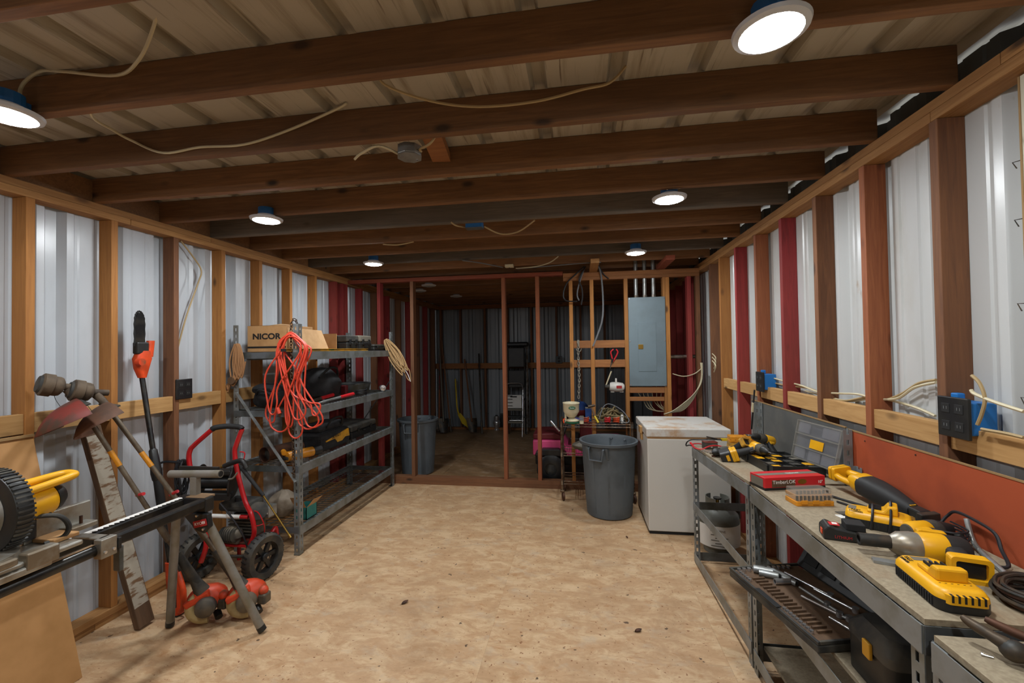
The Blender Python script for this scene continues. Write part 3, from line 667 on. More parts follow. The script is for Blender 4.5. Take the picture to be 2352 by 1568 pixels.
# ---- pole saw
t = thing('pole_saw', 'orange and black battery pole saw standing upright against the left wall', 'pole saw', (-2.47, 2.29, 0)); W = dict(parent=t, world=True)
a, b = V((-2.47, 2.285, .32)), V((-2.725, 2.335, 1.43)); d = (b-a).normalized(); at = lambda s: a+d*s; L = (b-a).length
MB().cyl(at(-.05), at(L+.02), .0145).build('shaft', 'black_tube', smooth=True, **W)
MB().lathe([(.015, 0), (.026, .02), (.03, .06), (.026, .12), (.022, .2), (.015, .21)], 14, o=at(L*.42), d=d).build('shaft_coupling', 'black_plastic', smooth=True, **W)
MB().cyl(at(L*.28), at(L*.44), .024, .022).build('foam_grip', 'black_matt', smooth=True, **W)
r0 = [V((-2.435, 2.30, 0))+V((k[0], k[1], .01)) for k in rrect(.085, .07, .02, 3)]
MB().loft([r0, [p+V((.0, 0, .12)) for p in r0], [V((-2.455, 2.29, .22))+V((k[0], k[1], 0)) for k in rrect(.06, .06, .02, 3)], [at(0)+V((k[0], k[1], 0)) for k in rrect(.045, .045, .018, 3)]]).build('motor_handle', 'orange_plastic', smooth=True, bevel=.002, **W)
MB().tube(crv([V((-2.395, 2.28, .03)), V((-2.36, 2.27, .07)), V((-2.365, 2.27, .17)), V((-2.41, 2.28, .26))], 5), .016, 10).build('handle_loop', 'orange_plastic', smooth=True, **W)
MB().box(-2.475, -2.40, 2.265, 2.335, .0, .012).build('battery', 'black_plastic', bevel=.003, **W)
MB().box(-2.465, -2.405, 2.262, 2.268, .06, .14).build('battery_slot', 'black_matt', **W)
h = b
MB().loft([[h+V((k[0], 0, 0))+V((0, k[1], 0)) for k in rrect(.04, .04, .015, 3)], [h+V((-.005+k[0], .0+k[1], .06)) for k in rrect(.055, .075, .018, 3)], [h+V((-.005+k[0], .005+k[1], .12)) for k in rrect(.06, .10, .02, 3)], [h+V((-.005+k[0], .01+k[1], .17)) for k in rrect(.05, .075, .02, 3)]]).build('saw_head', 'orange_plastic', smooth=True, **W)
MB().loft([[h+V((-.005+k[0], .045+k[1], .13)) for k in rrect(.04, .045, .015, 3)], [h+V((-.005+k[0], .06+k[1], .235)) for k in rrect(.035, .04, .012, 3)]]).build('oil_cap', 'orange_plastic', smooth=True, **W)
MB().cyl(h+V((.02, -.045, .10)), h+V((.055, -.045, .10)), .022).build('tension_knob', 'orange_red', smooth=True, **W)
MB().box(h.x-.02, h.x+.02, h.y-.045, h.y+.03, h.z+.15, h.z+.225).build('sprocket_cover', 'black_plastic', bevel=.008, **W)
bp = [(h.y-.045, .20), (h.y+.012, .20), (h.y+.012, .37), (h.y-.005, .41), (h.y-.028, .41), (h.y-.043, .37)]
MB(Matrix(((0, 0, 1, h.x), (1, 0, 0, 0), (0, 1, 0, h.z), (0, 0, 0, 1)))).prism(bp, -.004, .004).build('guide_bar', 'black_tube', t, world=True)
ch = crv([(h.x, h.y-.046, h.z+.2), (h.x, h.y-.046, h.z+.36), (h.x, h.y-.03, h.z+.412), (h.x, h.y-.004, h.z+.412), (h.x, h.y+.014, h.z+.36), (h.x, h.y+.014, h.z+.2)], 6)
MB().tube(ch, [.0075 if i % 2 else .0045 for i in range(len(ch))], 4).build('saw_chain', 'black_matt', **W)
# ---- pressure washer
t = thing('pressure_washer', 'red framed pressure washer with black wheels beside the shelving rack', 'pressure washer', (-2.42, 2.75, 0)); W = dict(parent=t, world=True)
rt_ = [(563, 1285, 2.74), (572, 1255, 2.745), (584, 1222, 2.75), (577, 1182, 2.75), (563, 1151, 2.76), (545, 1083, 2.77), (539, 1039, 2.78), (543, 1020, 2.785), (556, 985, 2.80)]
lt_ = [(462, 1290, 2.62), (474, 1240, 2.62), (455, 1150, 2.63), (440, 1090, 2.64), (434, 1055, 2.645), (436, 1036, 2.65), (446, 1022, 2.66), (487, 986, 2.69)]
RP = [gy(*p) for p in rt_]; LP = [gy(*p) for p in lt_]
MB().tube(crv(RP, 5), .0165, 10).build('handle_tube', 'red_paint', smooth=True, **W)
MB().tube(crv(LP, 5), .0165, 10).build('handle_tube', 'red_paint', smooth=True, **W)
MB().tube(crv([LP[-1], LP[-1]+V((.02, .01, .012)), (LP[-1]+RP[-1])/2+V((0, 0, .022)), RP[-1]+V((-.02, -.005, .015)), RP[-1]], 5), .0195, 10).build('grip', 'black_matt', smooth=True, **W)
cbar = [gy(478, 1184, 2.68), gy(570, 1187, 2.75)]
MB().cyl(cbar[0], cbar[1], .0135).build('crossbar', 'red_paint', smooth=True, **W)
dd = cbar[1]-cbar[0]; MB().cyl(cbar[0]+dd*.1, cbar[0]+dd*.8, .0142).build('warning_label', 'paper_white', smooth=True, **W)
def wheel(c, ax):
    c = V(c); ax = V(ax).normalized()
    wt = MB().shell([(.10, -.03), (.14, -.035), (.155, -.02), (.158, 0), (.155, .02), (.14, .035), (.10, .03)], 36, o=c, d=ax).build('wheel', 'dusty_black', smooth=True, **W)
    b = MB().lathe([(0, -.012), (.02, -.03), (.03, -.03), (.03, .03), (.02, .034), (0, .034)], 16, o=c, d=ax)
    x, y, z = frame(ax)
    for i in range(6):
        an = i*PI/3; q = x*math.cos(an)+y*math.sin(an); b.bar(c+q*.025, c+q*.105, .032, .022, ax)
    b.build('hub_spokes', 'black_plastic', wt, bevel=.003, world=True)
    MB().cyl(c+ax*.032, c+ax*.042, .008).build('axle_nut', 'worn_chrome', wt, smooth=True, world=True)
    b = MB()
    for i in range(30):
        an = i*2*PI/30; q = x*math.cos(an)+y*math.sin(an); tt = ax.cross(q)
        b.bar(c+q*.156-ax*.02, c+q*.156+ax*.02+tt*.012, .008, .006, q)
    b.build('tyre_tread', 'black_matt', wt, world=True)
wheel((-2.19, 2.72, .160), (1, -.16, 0)); wheel((-2.655, 2.672, .160), (1, -.16, 0))
MB().cyl((-2.65, 2.67, .16), (-2.2, 2.72, .16), .011).build('axle', 'tool_iron', smooth=True, **W)
for x0, y0 in ((-2.30, 2.98), (-2.60, 2.95)):
    MB().tube(crv([(x0, 2.74, .20), (x0, y0-.06, .22), (x0+.005, y0, .25), (x0+.01, y0+.01, .13), (x0+.01, y0+.01, .0)], 4), .014, 8).build('front_leg', 'red_paint', smooth=True, **W)
MB().cyl((-2.60, 2.75, .21), (-2.30, 2.75, .21), .012).build('frame_bar', 'red_paint', smooth=True, **W)
MB().cyl((-2.59, 2.96, .13), (-2.29, 2.99, .13), .012).build('frame_bar', 'red_paint', smooth=True, **W)
MB().box(-2.58, -2.31, 2.74, 2.97, .225, .24).build('base_plate', 'dull_red', bevel=.003, **W)
b = MB().box(-2.50, -2.34, 2.80, 2.94, .24, .42); b.build('engine_block', 'engine_grey', bevel=.015, **W)
for i in range(6): MB().box(-2.52, -2.32, 2.78, 2.80, .27+i*.022, .278+i*.022).build('cooling_fin', 'engine_grey', **W)
MB().box(-2.60, -2.36, 2.77, 2.95, .43, .50).build('fuel_tank', 'dusty_black', bevel=.025, **W)
MB().cyl((-2.47, 2.83, .50), (-2.47, 2.83, .525), .032).build('fuel_cap', 'black_plastic', smooth=True, **W)
MB().lathe([(0, 0), (.055, .0), (.062, .01), (.062, .04), (0, .05)], 20, o=(-2.315, 2.82, .43), d=(.6, -.6, .35)).build('air_filter', 'dusty_black', smooth=True, **W)
MB().box(-2.335, -2.25, 2.85, 2.94, .37, .45).build('muffler', 'galvanised', bevel=.008, **W)
for i in range(2): MB().box(-2.335, -2.26, 2.845, 2.85, .40+i*.025, .415+i*.025).build('muffler_label', 'paper_white', **W)
MB().tube(crv([(-2.33, 2.78, .45), (-2.27, 2.77, .44), (-2.235, 2.78, .36), (-2.25, 2.80, .28), (-2.31, 2.81, .24)], 5), .004, 6).build('muffler_guard', 'red_paint', smooth=True, **W)
MB().tube(crv([(-2.33, 2.78, .36), (-2.28, 2.76, .35), (-2.235, 2.78, .36)], 4), .004, 6).build('muffler_guard', 'red_paint', smooth=True, **W)
MB().ell((-2.45, 2.73, .30), (.085, .055, .055), 16, 10, .06, R).build('pump', 'engine_grey', smooth=True, **W)
b = MB()
for i in range(7): b.ell((-2.50+i*.017, 2.715, .30), (.006, .055, .05), 10, 8)
b.build('pump_fins', 'dusty_black', smooth=True, **W)
MB().cyl((-2.52, 2.74, .26), (-2.40, 2.73, .26), .03).build('pump_body', 'engine_grey', smooth=True, **W)
# hose reel between the tubes
c0, c1 = gy(462, 1105, 2.72), gy(535, 1105, 2.80)
dr = (c1-c0).normalized()
MB().cyl(c0, c1, .05).build('reel_drum', 'black_plastic', smooth=True, **W)
MB().lathe([(0, 0), (.115, 0), (.12, .006), (.115, .012), (0, .012)], 28, o=c1, d=dr).build('reel_flange', 'black_plastic', smooth=True, **W)
MB().lathe([(0, 0), (.115, 0), (.12, .006), (.115, .012), (0, .012)], 28, o=c0-dr*.012, d=dr).build('reel_flange', 'black_plastic', smooth=True, **W)
cc = (c0+c1)/2
for zz, hh in ((.085, .03), (-.085, .05)): MB(tm(cc+V((0, -.03, zz)), dr, (0, 0, 1))).prism(rrect((c1-c0).length*1.25, hh, .012), -.02, .06).build('reel_shroud', 'black_plastic', bevel=.004, **W)
MB(tm(cc+V((-.01, -.055, -.078)), dr, (0, 0, 1))).prism(rrect(.07, .016, .002), -.004, .004).build('rating_label', 'dusty_yellow', **W)
hose = []
for i in range(46):
    an = i*.55; r = .10+.012*math.sin(i*1.7); cx = gy(418, 1095, 2.62)
    hose.append(cx+V((.02*math.sin(i*.9), math.cos(an)*r*.35, math.sin(an)*r*1.15)))
MB().tube(crv(hose, 3), .0075, 7).build('hose_coil', 'cable_black', smooth=True, **W)
MB().tube(crv([gy(418, 1062, 2.6), gy(380, 1060, 2.58), gy(360, 1068, 2.56), gy(340, 1082, 2.5)], 5), .0075, 7).build('hose_end', 'cable_black', smooth=True, **W)
MB().tube(crv([gy(505, 1155, 2.62), gy(530, 1185, 2.64), gy(556, 1225, 2.66), gy(570, 1262, 2.68)], 4), .006, 6).build('spray_hose', 'cable_black', smooth=True, **W)
# spray gun and lance held in the frame clip
wd = [gy(556, 1075, 2.70), gy(605, 1138, 2.68), gy(640, 1185, 2.66), gy(664, 1228, 2.65)]
sp = thing('spray_lance', 'black gripped brass spray lance hanging across the pressure washer', 'spray gun', wd[0]); W2 = dict(parent=sp, world=True)
MB().cyl(wd[0], wd[1], .014, .012).build('grip', 'black_matt', smooth=True, **W2); MB().cyl(wd[1], wd[3], .0055).build('lance', 'brass', smooth=True, **W2)
MB().cyl(wd[3], wd[3]+(wd[3]-wd[2]).normalized()*.02, .009).build('nozzle', 'brass', smooth=True, **W2)
MB().tube(crv([gy(515, 1070, 2.70), gy(535, 1062, 2.70), gy(556, 1058, 2.70), gy(566, 1075, 2.70)], 4), .017, 9).build('gun_body', 'black_plastic', smooth=True, **W2)
MB().tube(crv([gy(545, 1085, 2.69), gy(535, 1098, 2.68), gy(525, 1100, 2.68)], 4), .006, 7).build('trigger', 'grey_leg', smooth=True, **W2)
MB().tube(crv([gy(551, 1037, 2.72), gy(562, 1040, 2.71), gy(560, 1055, 2.71)], 4), .004, 6).build('safety_clip', 'red_plastic', smooth=True, **W2)
MB().cyl(gy(508, 1072, 2.70), gy(517, 1069, 2.70), .010).build('brass_fitting', 'brass', smooth=True, **W2)
# ---- outlet on the left wall
def outlet(loc, side, label, blue=True):
    t = thing('outlet_box', label, 'outlet', loc, group='outlet boxes')
    s = side
    MB().box(-.006*1, .006, -.062, .062, -.07, .07).build('face_plate', 'black_plastic', t, bevel=.003)
    for i in (-1, 1):
        for k in (-1, 1):
            so = MB().box(s*.004, s*.0075, .027*i-.017, .027*i+.017, .03*k-.016, .03*k+.016).build('socket', 'black_matt', t, bevel=.001)
            for q in (-1, 1): MB().box(min(s*.0076, s*.0079), max(s*.0076, s*.0079), .027*i+.006*q-.001, .027*i+.006*q+.001, .03*k-.004, .03*k+.006).build('slot', 'steel_grey', so)
    if not blue:
        x0, x1 = sorted((-s*.007, -s*.06)); MB().box(x0, x1, -.05, .05, -.05, .05).build('box', 'black_plastic', t, bevel=.003)
    if blue:
        b = MB(); x0, x1 = sorted((-s*.007, -s*.085)); b.box(x0, x1, -.056, .056, -.055, .055); b.build('box', 'box_blue', t, bevel=.004)
        x0, x1 = sorted((-s*.02, -s*.045)); MB().box(x0, x1, .01, .04, .056, .082).build('mounting_ear', 'box_blue', t, bevel=.004)
    return t
outlet((XL+.008, 2.66, 1.33), 1, 'black outlet plate on the left wall above the pressure washer', False)
# ================================================================== steel shelving rack along the left wall
RX0, RX1, RY0, RY1, RH = -2.735, -2.165, 3.075, 4.815, 1.80
LV = [1.58, 1.12, .69, .22]
t = thing('shelving_rack', 'grey slotted steel shelving rack with four wire shelves along the left wall', 'shelving rack', ((RX0+RX1)/2, (RY0+RY1)/2, 0)); W = dict(parent=t, world=True)
rack = t
def slotted(b, o, u, n, wd, th, H, pitch=.0508, sw=.012, sl=.026, z0=0.):
    """punched upright: flat strip at o, width along u, thickness along n, with real slots"""
    o, u, n = V(o), V(u), V(n)
    def bx(a0, a1, c0, c1):
        vs = [o+u*a+n*k+V((0, 0, c)) for c in (c0, c1) for k in (0, th) for a in (a0, a1)]
        b.add(vs, [(0, 2, 3, 1), (4, 5, 7, 6), (0, 1, 5, 4), (2, 6, 7, 3), (0, 4, 6, 2), (1, 3, 7, 5)])
    e = (wd-sw)/2
    bx(0, e, z0, H); bx(wd-e, wd, z0, H); z = z0
    while z < H:
        bx(e, wd-e, z, min(H, z+pitch-sl)); z += pitch
for px_, sx in ((RX0, 1), (RX1, -1)):
    for py_, sy in ((RY0, 1), (RY1, -1)):
        b = MB(); slotted(b, (px_, py_, 0), (sx, 0, 0), (0, sy, 0), .045, .003, RH); slotted(b, (px_, py_+sy*.003, 0), (0, sy, 0), (sx, 0, 0), .045, .003, RH)
        po = b.build('post', 'steel_grey', **W)
        MB().box(min(px_, px_+sx*.05), max(px_, px_+sx*.05), min(py_, py_+sy*.05), max(py_, py_+sy*.05), 0, .004).build('foot_plate', 'steel_dark', po, world=True)
for z in LV:
    for xx, s in ((RX1, -1), (RX0, 1)):
        b = MB(); xa, xb = sorted((xx-s*.004, xx-s*.001)); b.box(xa, xb, RY0+.004, RY1-.004, z-.065, z)
        xa, xb = sorted((xx-s*.003, xx+s*.026)); b.box(xa, xb, RY0+.048, RY1-.048, z-.004, z-.001); b.build('long_beam', 'steel_grey', **W)
    for yy, s in ((RY0, 1), (RY1, -1)):
        ya, yb = sorted((yy-s*.003, yy-s*.001)); MB().box(RX0+.004, RX1-.004, ya, yb, z-.05, z-.002).build('end_beam', 'steel_dark', **W)
    b = MB()
    y = RY0+.05
    while y < RY1-.04: b.bar((RX0+.006, y, z), (RX1-.006, y, z), .004, .004); y += .05
    for xx in (RX0+.03, RX0+.15, RX0+.285, RX0+.42, RX1-.03): b.bar((xx, RY0+.01, z-.005), (xx, RY1-.01, z-.005), .005, .006)
    b.build('wire_deck', 'steel_dark', **W)
MB().bar((-2.702, RY0-.012, 1.266), (-2.187, RY0-.012, .571), .004, .03, (0, 1, 0)).build('brace', 'galvanised', **W)
MB().bar((-2.702, RY1+.006, .55), (-2.187, RY1+.006, 1.25), .004, .03, (0, 1, 0)).build('brace', 'steel_dark', **W)
Z1, Z2, Z3, Z4 = [z+.003 for z in LV]
# ---- top shelf
t = thing('cardboard_box', 'closed brown cardboard box with bold black lettering on the rack top', 'cardboard box', (-2.52, 3.36, Z1), group='cardboard boxes on the rack'); W = dict(parent=t, world=True)
nb = MB().box(-2.69, -2.335, 3.17, 3.52, Z1, Z1+.215).build('box', 'cardboard', bevel=.004, **W)
MB().add([(-2.69, 3.17, Z1+.216), (-2.335, 3.17, Z1+.216), (-2.335, 3.345, Z1+.222), (-2.52, 3.345, Z1+.24), (-2.69, 3.345, Z1+.222)], [(0, 1, 2, 3, 4)]).build('top_flap', 'cardboard_pale', **W)
text('NICOR', 'brand_print', .064, tm((-2.515, 3.1685, Z1+.125), (1, 0, 0), (0, 0, 1)), 'print_black', nb, sx=1.25, bold=.0022)
MB().box(-2.685, -2.34, 3.1675, 3.1695, Z1+.032, Z1+.046).build('print_stripe', 'print_black', nb, world=True)
text('o', 'logo_print', .03, tm((-2.41, 3.167, Z1+.046), (1, 0, 0), (0, 0, 1)), 'print_white', nb)
t = thing('cardboard_box', 'open pale cardboard box with a flap hanging beside the chain', 'cardboard box', (-2.42, 3.68, Z1), group='cardboard boxes on the rack'); W = dict(parent=t, world=True)
b = MB().box(-2.60, -2.335, 3.54, 3.546, Z1, Z1+.17); b.box(-2.60, -2.335, 3.90, 3.906, Z1, Z1+.17); b.box(-2.60, -2.594, 3.546, 3.90, Z1, Z1+.17); b.box(-2.60, -2.30, 3.546, 3.90, Z1, Z1+.005); b.build('box', 'cardboard', **W)
MB().add([(-2.262, 3.12, Z1+.002), (-2.262, 3.66, Z1+.002), (-2.315, 3.62, Z1+.188), (-2.315, 3.16, Z1+.195)]+[(-2.266, 3.12, Z1), (-2.266, 3.66, Z1), (-2.319, 3.62, Z1+.187), (-2.319, 3.16, Z1+.194)],
    [(0, 1, 2, 3), (7, 6, 5, 4), (0, 4, 5, 1), (1, 5, 6, 2), (2, 6, 7, 3), (3, 7, 4, 0)]).build('flap', 'cardboard_pale', **W)
def toolcase(label, x0, x1, y0, y1, z, h, m='black_plastic', lid='dusty_black', group='tool cases on the rack'):
    t = thing('tool_case', label, 'tool case', ((x0+x1)/2, (y0+y1)/2, z), group=group); W = dict(parent=t, world=True)
    sh = MB().box(x0, x1, y0, y1, z, z+h*.55).build('bottom_shell', m, bevel=.012, **W); MB().box(x0+.003, x1-.003, y0+.003, y1-.003, z+h*.57, z+h).build('lid', lid, bevel=.012, **W)
    for k in (.25, .75): MB().box(x1-.002, x1+.008, y0+(y1-y0)*k-.018, y0+(y1-y0)*k+.018, z+h*.4, z+h*.75).build('latch', m, sh, bevel=.003, world=True)
    yc = (y0+y1)/2; MB().tube(crv([(x1, yc-.05, z+h*.5), (x1+.022, yc-.045, z+h*.5), (x1+.022, yc+.045, z+h*.5), (x1, yc+.05, z+h*.5)], 3), .006, 6).build('handle', m, sh, smooth=True, world=True)
    return t
toolcase('black tool case next to the open cardboard box on the rack top', -2.60, -2.24, 3.93, 4.16, Z1, .155)
toolcase('tan topped black tool case in the middle of the rack top', -2.56, -2.24, 4.18, 4.44, Z1, .16, lid='print_grey')
toolcase('flat black case at the far end of the rack top', -2.58, -2.22, 4.46, 4.79, Z1, .07)
t = thing('spirit_level', 'long yellow spirit level lying along the rack top edge', 'level', (-2.205, 3.55, Z1)); W = dict(parent=t, world=True)
b = MB().box(-2.256, -2.213, 3.0, 4.30, Z1, Z1+.006); b.box(-2.256, -2.213, 3.0, 4.30, Z1+.018, Z1+.022); b.box(-2.237, -2.231, 3.0, 4.30, Z1+.005, Z1+.019); b.build('rail', 'dusty_yellow', **W)
MB().box(-2.257, -2.212, 2.996, 3.0, Z1, Z1+.022).build('end_cap', 'black_plastic', **W); MB().cyl((-2.234, 3.6, Z1+.012), (-2.234, 3.68, Z1+.012), .008).build('vial', 'print_green', **W)
# ---- orange extension cord hung on the near post
pts = []; rr = random.Random(3); top = V((RX1-.02, RY0-.012, 1.70))
hang = [(-.19, 1.03), (.02, .915), (.17, 1.0), (-.10, .965), (.06, 1.06), (-.15, 1.10), (.12, .985), (-.03, 1.0), (.19, 1.09)]
for i, (dx, zb_) in enumerate(hang):
    wd = rr.uniform(.035, .11); dy = -.012-.008*(i % 6); cx = top.x+dx; y_ = RY0-.02+dy; f1, f2 = rr.uniform(-.5, 1.3), rr.uniform(-.3, 1.4); h1, h2 = rr.uniform(1.25, 1.42), rr.uniform(1.22, 1.40)
    a = top+V((rr.uniform(-.06, -.01), dy, rr.uniform(-.02, .03))); bq = top+V((rr.uniform(.02, .06), dy, rr.uniform(-.06, -.01)))
    pts += [a, V((a.x-rr.uniform(.03, .09), y_, 1.60)), V((top.x+dx*f1-wd, y_-.004, h1)), V((cx-wd*.9, y_, zb_+.10)), V((cx-wd*.4, y_, zb_+.012)), V((cx+wd*.4, y_, zb_+.01)), V((cx+wd*.9, y_-.004, zb_+.09)), V((top.x+dx*f2*.6+wd*.5, y_, h2)), V((bq.x+rr.uniform(.03, .10), y_, 1.58)), bq]
t = thing('extension_cord', 'orange extension cord hung in loops on the near rack post', 'extension cord', (top.x, RY0-.02, 1.0)); W = dict(parent=t, world=True)
MB().tube(crv(pts, 5), .0062, 6).build('cord', 'orange_cord', smooth=True, **W)
q = V((top.x-.085, RY0-.085, 1.12)); MB().cyl(q+V((-.012, 0, .035)), q+V((.006, 0, -.01)), .012, .014).build('plug', 'orange_cord', smooth=True, **W)
for k in (-1, 1): MB().box(q.x+.008+k*.005-.001, q.x+.008+k*.005+.001, q.y-.003, q.y+.003, q.z-.034, q.z-.008).build('prong', 'brass', **W)
# chain on the same post
t = thing('chain', 'rusty chain draped over the top of the near rack post', 'chain', (RX1-.03, RY0-.01, 1.2)); W = dict(parent=t, world=True)
def links(path, s=.020, r=.0035, m='chain_rust'):
    acc = 0; k = 0
    for i in range(len(path)-1):
        a, b = path[i], path[i+1]; d = b-a; L = d.length; d = d.normalized(); x, y, _ = frame(d)
        while acc < L:
            c = a+d*acc; w_ = x if k % 2 else y
            ring = [c+d*math.sin(q)*s*.72+w_*math.cos(q)*s*.38 for q in [i2*PI/4 for i2 in range(8)]]
            MB().tube(ring, r, 5, True).build('link', m, smooth=True, **W); acc += s*1.02; k += 1
        acc -= L
links(crv([(RX1-.035, RY0-.012, .62), (RX1-.05, RY0-.012, 1.2), (RX1-.052, RY0-.012, 1.66), (RX1-.048, RY0-.012, 1.80), (RX1-.03, RY0+.0, 1.832), (RX1-.02, RY0+.02, 1.80)], 8), .024)
# ropes on the posts
def hank(name, label, c, wd, ln, turns, r, m, dirv, seed, tail=None):
    q = random.Random(seed); c = V(c); dirv = V(dirv).normalized(); P = []
    for i in range(turns):
        k = (i/(turns-1)-.5)*wd; o = V((0, -1, 0))*q.uniform(0, .025)
        P += [c+dirv*k*.35+o, c+dirv*(k-.02)+V((0, 0, -ln*.5))+o, c+dirv*k*.9+V((0, 0, -ln*q.uniform(.9, 1.05)))+o, c+dirv*(k+.03)+V((0, 0, -ln*.5))+o]
    t = thing(name, label, 'rope', c-V((0, 0, ln)), group='ropes on the rack posts'); W = dict(parent=t, world=True)
    MB().tube(crv(P, 5), r, 6).build('coil', m, smooth=True, **W)
    if tail: MB().tube(crv(tail, 5), r, 6).build('tail', m, smooth=True, **W)
    return t, W
c = gy(548, 790, RY0-.015)
t, W = hank('rope_hank', 'brown rope hank with a wooden pulley on the rack post by the wall', c, .08, .28, 7, .006, 'rope_brown', (1, 0, 0), 2, [c+V((.0, 0, -.26)), c+V((-.04, -.01, -.33)), gy(530, 880, RY0-.02), gy(523, 900, RY0-.02)])
MB().lathe([(0, 0), (.03, 0), (.034, .012), (.03, .03), (0, .03)], 16, o=gy(530, 874, RY0-.045), d=(0, 1, 0)).build('pulley', 'weathered_plank', smooth=True, **W)
MB().ell(gy(524, 888, RY0-.02), (.016, .016, .03), 10, 8).build('knot', 'rope_brown', smooth=True, **W)
# slanting coil on the far post
A, B = gy(888, 780, RY1-.07), gy(930, 850, RY1-.10); P = []; q = random.Random(11); dd = B-A; nn = V((dd.z, 0, -dd.x)).normalized()
for i in range(12):
    k = (q.random()-.5)*.09; o = V((0, -.004*i, 0)); e = .9+.2*q.random()
    P += [A+nn*k*.4+o, A+dd*.5*e+nn*(k+.035)+o, A+dd*e+nn*k+o, A+dd*.5*e+nn*(k-.035)+o]
t = thing('rope_hank', 'tan rope coil hanging slantwise on the far rack post', 'rope', A, group='ropes on the rack posts'); W = dict(parent=t, world=True)
MB().tube(crv(P, 5), .0065, 6).build('coil', 'rope_tan', smooth=True, **W)
MB().tube(crv([A+dd*.9, gy(935, 868, RY1-.08), gy(943, 873, RY1-.08), gy(940, 850, RY1-.1), gy(930, 840, RY1-.11)], 5), .0055, 6).build('tail', 'rope_tan', smooth=True, **W)
MB().tube([gy(929, 845, RY1-.11), gy(938, 862, RY1-.11), gy(943, 876, RY1-.11)], .005, 6).build('taped_end', 'paper_white', smooth=True, **W)
# ---- second shelf
def lump(name, label, cat, c, r, m, seed, par=None, wob=.17, group=None, sub=1, flat=True):
    q = random.Random(seed); b = MB(); c = V(c); b.ell(c, r, 14, 9, wob, q)
    if flat:
        zb = c.z-r[2]*.8
        b.v = [V((p.x, p.y, max(p.z, zb))) for p in b.v]
    o = b.build(name, m, par, smooth=True, sub=sub, world=par is not None)
    if par is None: tag(o, label, cat, group)
    return o
t = thing('tool_bag', 'slumped black cloth bag at the wall end of the second shelf', 'bag', (-2.55, 3.3, Z2), group='bags on the rack'); W = dict(parent=t, world=True)
lump('bag_body', '', '', (-2.52, 3.27, Z2+.072), (.17, .15, .09), 'black_cloth', 4, t); lump('bag_flap', '', '', (-2.56, 3.25, Z2+.15), (.14, .12, .05), 'black_cloth', 5, t, flat=False)
MB().tube(crv([(-2.60, 3.16, Z2+.10), (-2.55, 3.12, Z2+.15), (-2.48, 3.12, Z2+.14), (-2.45, 3.16, Z2+.08)], 5), .009, 6).build('strap', 'black_matt', smooth=True, **W)
t = thing('tool_bag', 'large black bag in the middle of the second shelf', 'bag', (-2.45, 3.8, Z2), group='bags on the rack'); W = dict(parent=t, world=True)
lump('bag_body', '', '', (-2.45, 3.78, Z2+.135), (.20, .25, .17), 'black_cloth', 6, t); MB().tube(crv([(-2.34, 3.62, Z2+.22), (-2.30, 3.72, Z2+.30), (-2.30, 3.84, Z2+.29), (-2.34, 3.92, Z2+.2)], 5), .011, 6).build('strap', 'black_matt', smooth=True, **W)
MB().box(-2.33, -2.27, 3.95, 4.0, Z2+.02, Z2+.12).build('red_trim', 'dark_red', bevel=.01, **W); MB().ell((-2.38, 3.72, Z2+.255), (.05, .06, .02), 10, 6).build('zip_panel', 'black_matt', smooth=True, **W)
t = thing('metal_pan', 'wide dull steel drain pan on the far half of the second shelf', 'pan', (-2.47, 4.42, Z2)); W = dict(parent=t, world=True)
MB().shell([(.15, .0), (.17, .02), (.19, .10), (.20, .105), (.196, .11), (.183, .105), (.165, .026), (.15, .006)], 28, o=(-2.46, 4.42, Z2)).build('bowl', 'steel_dark', smooth=True, **W); MB().lathe([(0, .004), (.155, .004), (.155, .009), (0, .009)], 28, o=(-2.46, 4.42, Z2)).build('bottom', 'steel_dark', smooth=True, **W)
def lopper(label, p0, p1, hand, mt):
    p0, p1 = V(p0), V(p1); t = thing('lopper', label, 'lopper', p0, group='loppers on the second shelf'); W = dict(parent=t, world=True); d = (p1-p0).normalized(); L = (p1-p0).length; sd = d.cross(V((0, 0, 1))).normalized()
    MB().cyl(p0+d*.10, p0+d*L*.6, .010, .012).build('arm', mt, smooth=True, **W); MB().cyl(p0+d*L*.6, p1, .015, .017).build('handle', hand, smooth=True, **W)
    MB().tube(crv([p0+d*.11, p0+d*.05+sd*.012, p0-sd*.004], 4), [.012, .012, .011, .010, .009, .008, .006, .004, .003][:9], 8).build('blade', mt, smooth=True, **W)
    MB().cyl(p0+d*.09-V((0, 0, .006)), p0+d*.09+V((0, 0, .014)), .011).build('pivot', 'steel_dark', smooth=True, **W)
lopper('lopper with a red grip and a silver arm at the front of the second shelf', (-2.20, 3.38, Z2+.02), (-2.21, 3.98, Z2+.034), 'red_plastic', 'galvanised')
lopper('lopper with a short red grip behind the silver one', (-2.30, 3.30, Z2+.02), (-2.28, 3.74, Z2+.05), 'red_plastic', 'worn_chrome')
cp = [(-2.20+.05*math.cos(a*.8), 4.12+.07*math.sin(a*.8), Z2+.014+.002*a) for a in range(26)]
tag(MB().tube(crv(cp, 3), .006, 6).build('cord_coil', 'cable_black', smooth=True), 'small coil of black cord on the front beam of the second shelf', 'cord')
t = thing('spray_bottle', 'green capped clear bottle lying at the far end of the second shelf', 'bottle', (-2.22, 4.62, Z2)); W = dict(parent=t, world=True)
MB().lathe([(0, 0), (.032, .004), (.034, .05), (.03, .10), (.014, .12), (.014, .135), (0, .135)], 16, o=(-2.18, 4.58, Z2+.036), d=(-.55, .8, 0)).build('bottle', 'chrome', smooth=True, **W); MB().cyl((-2.245, 4.675, Z2+.036), (-2.275, 4.715, Z2+.036), .022).build('cap', 'print_green', smooth=True, **W)
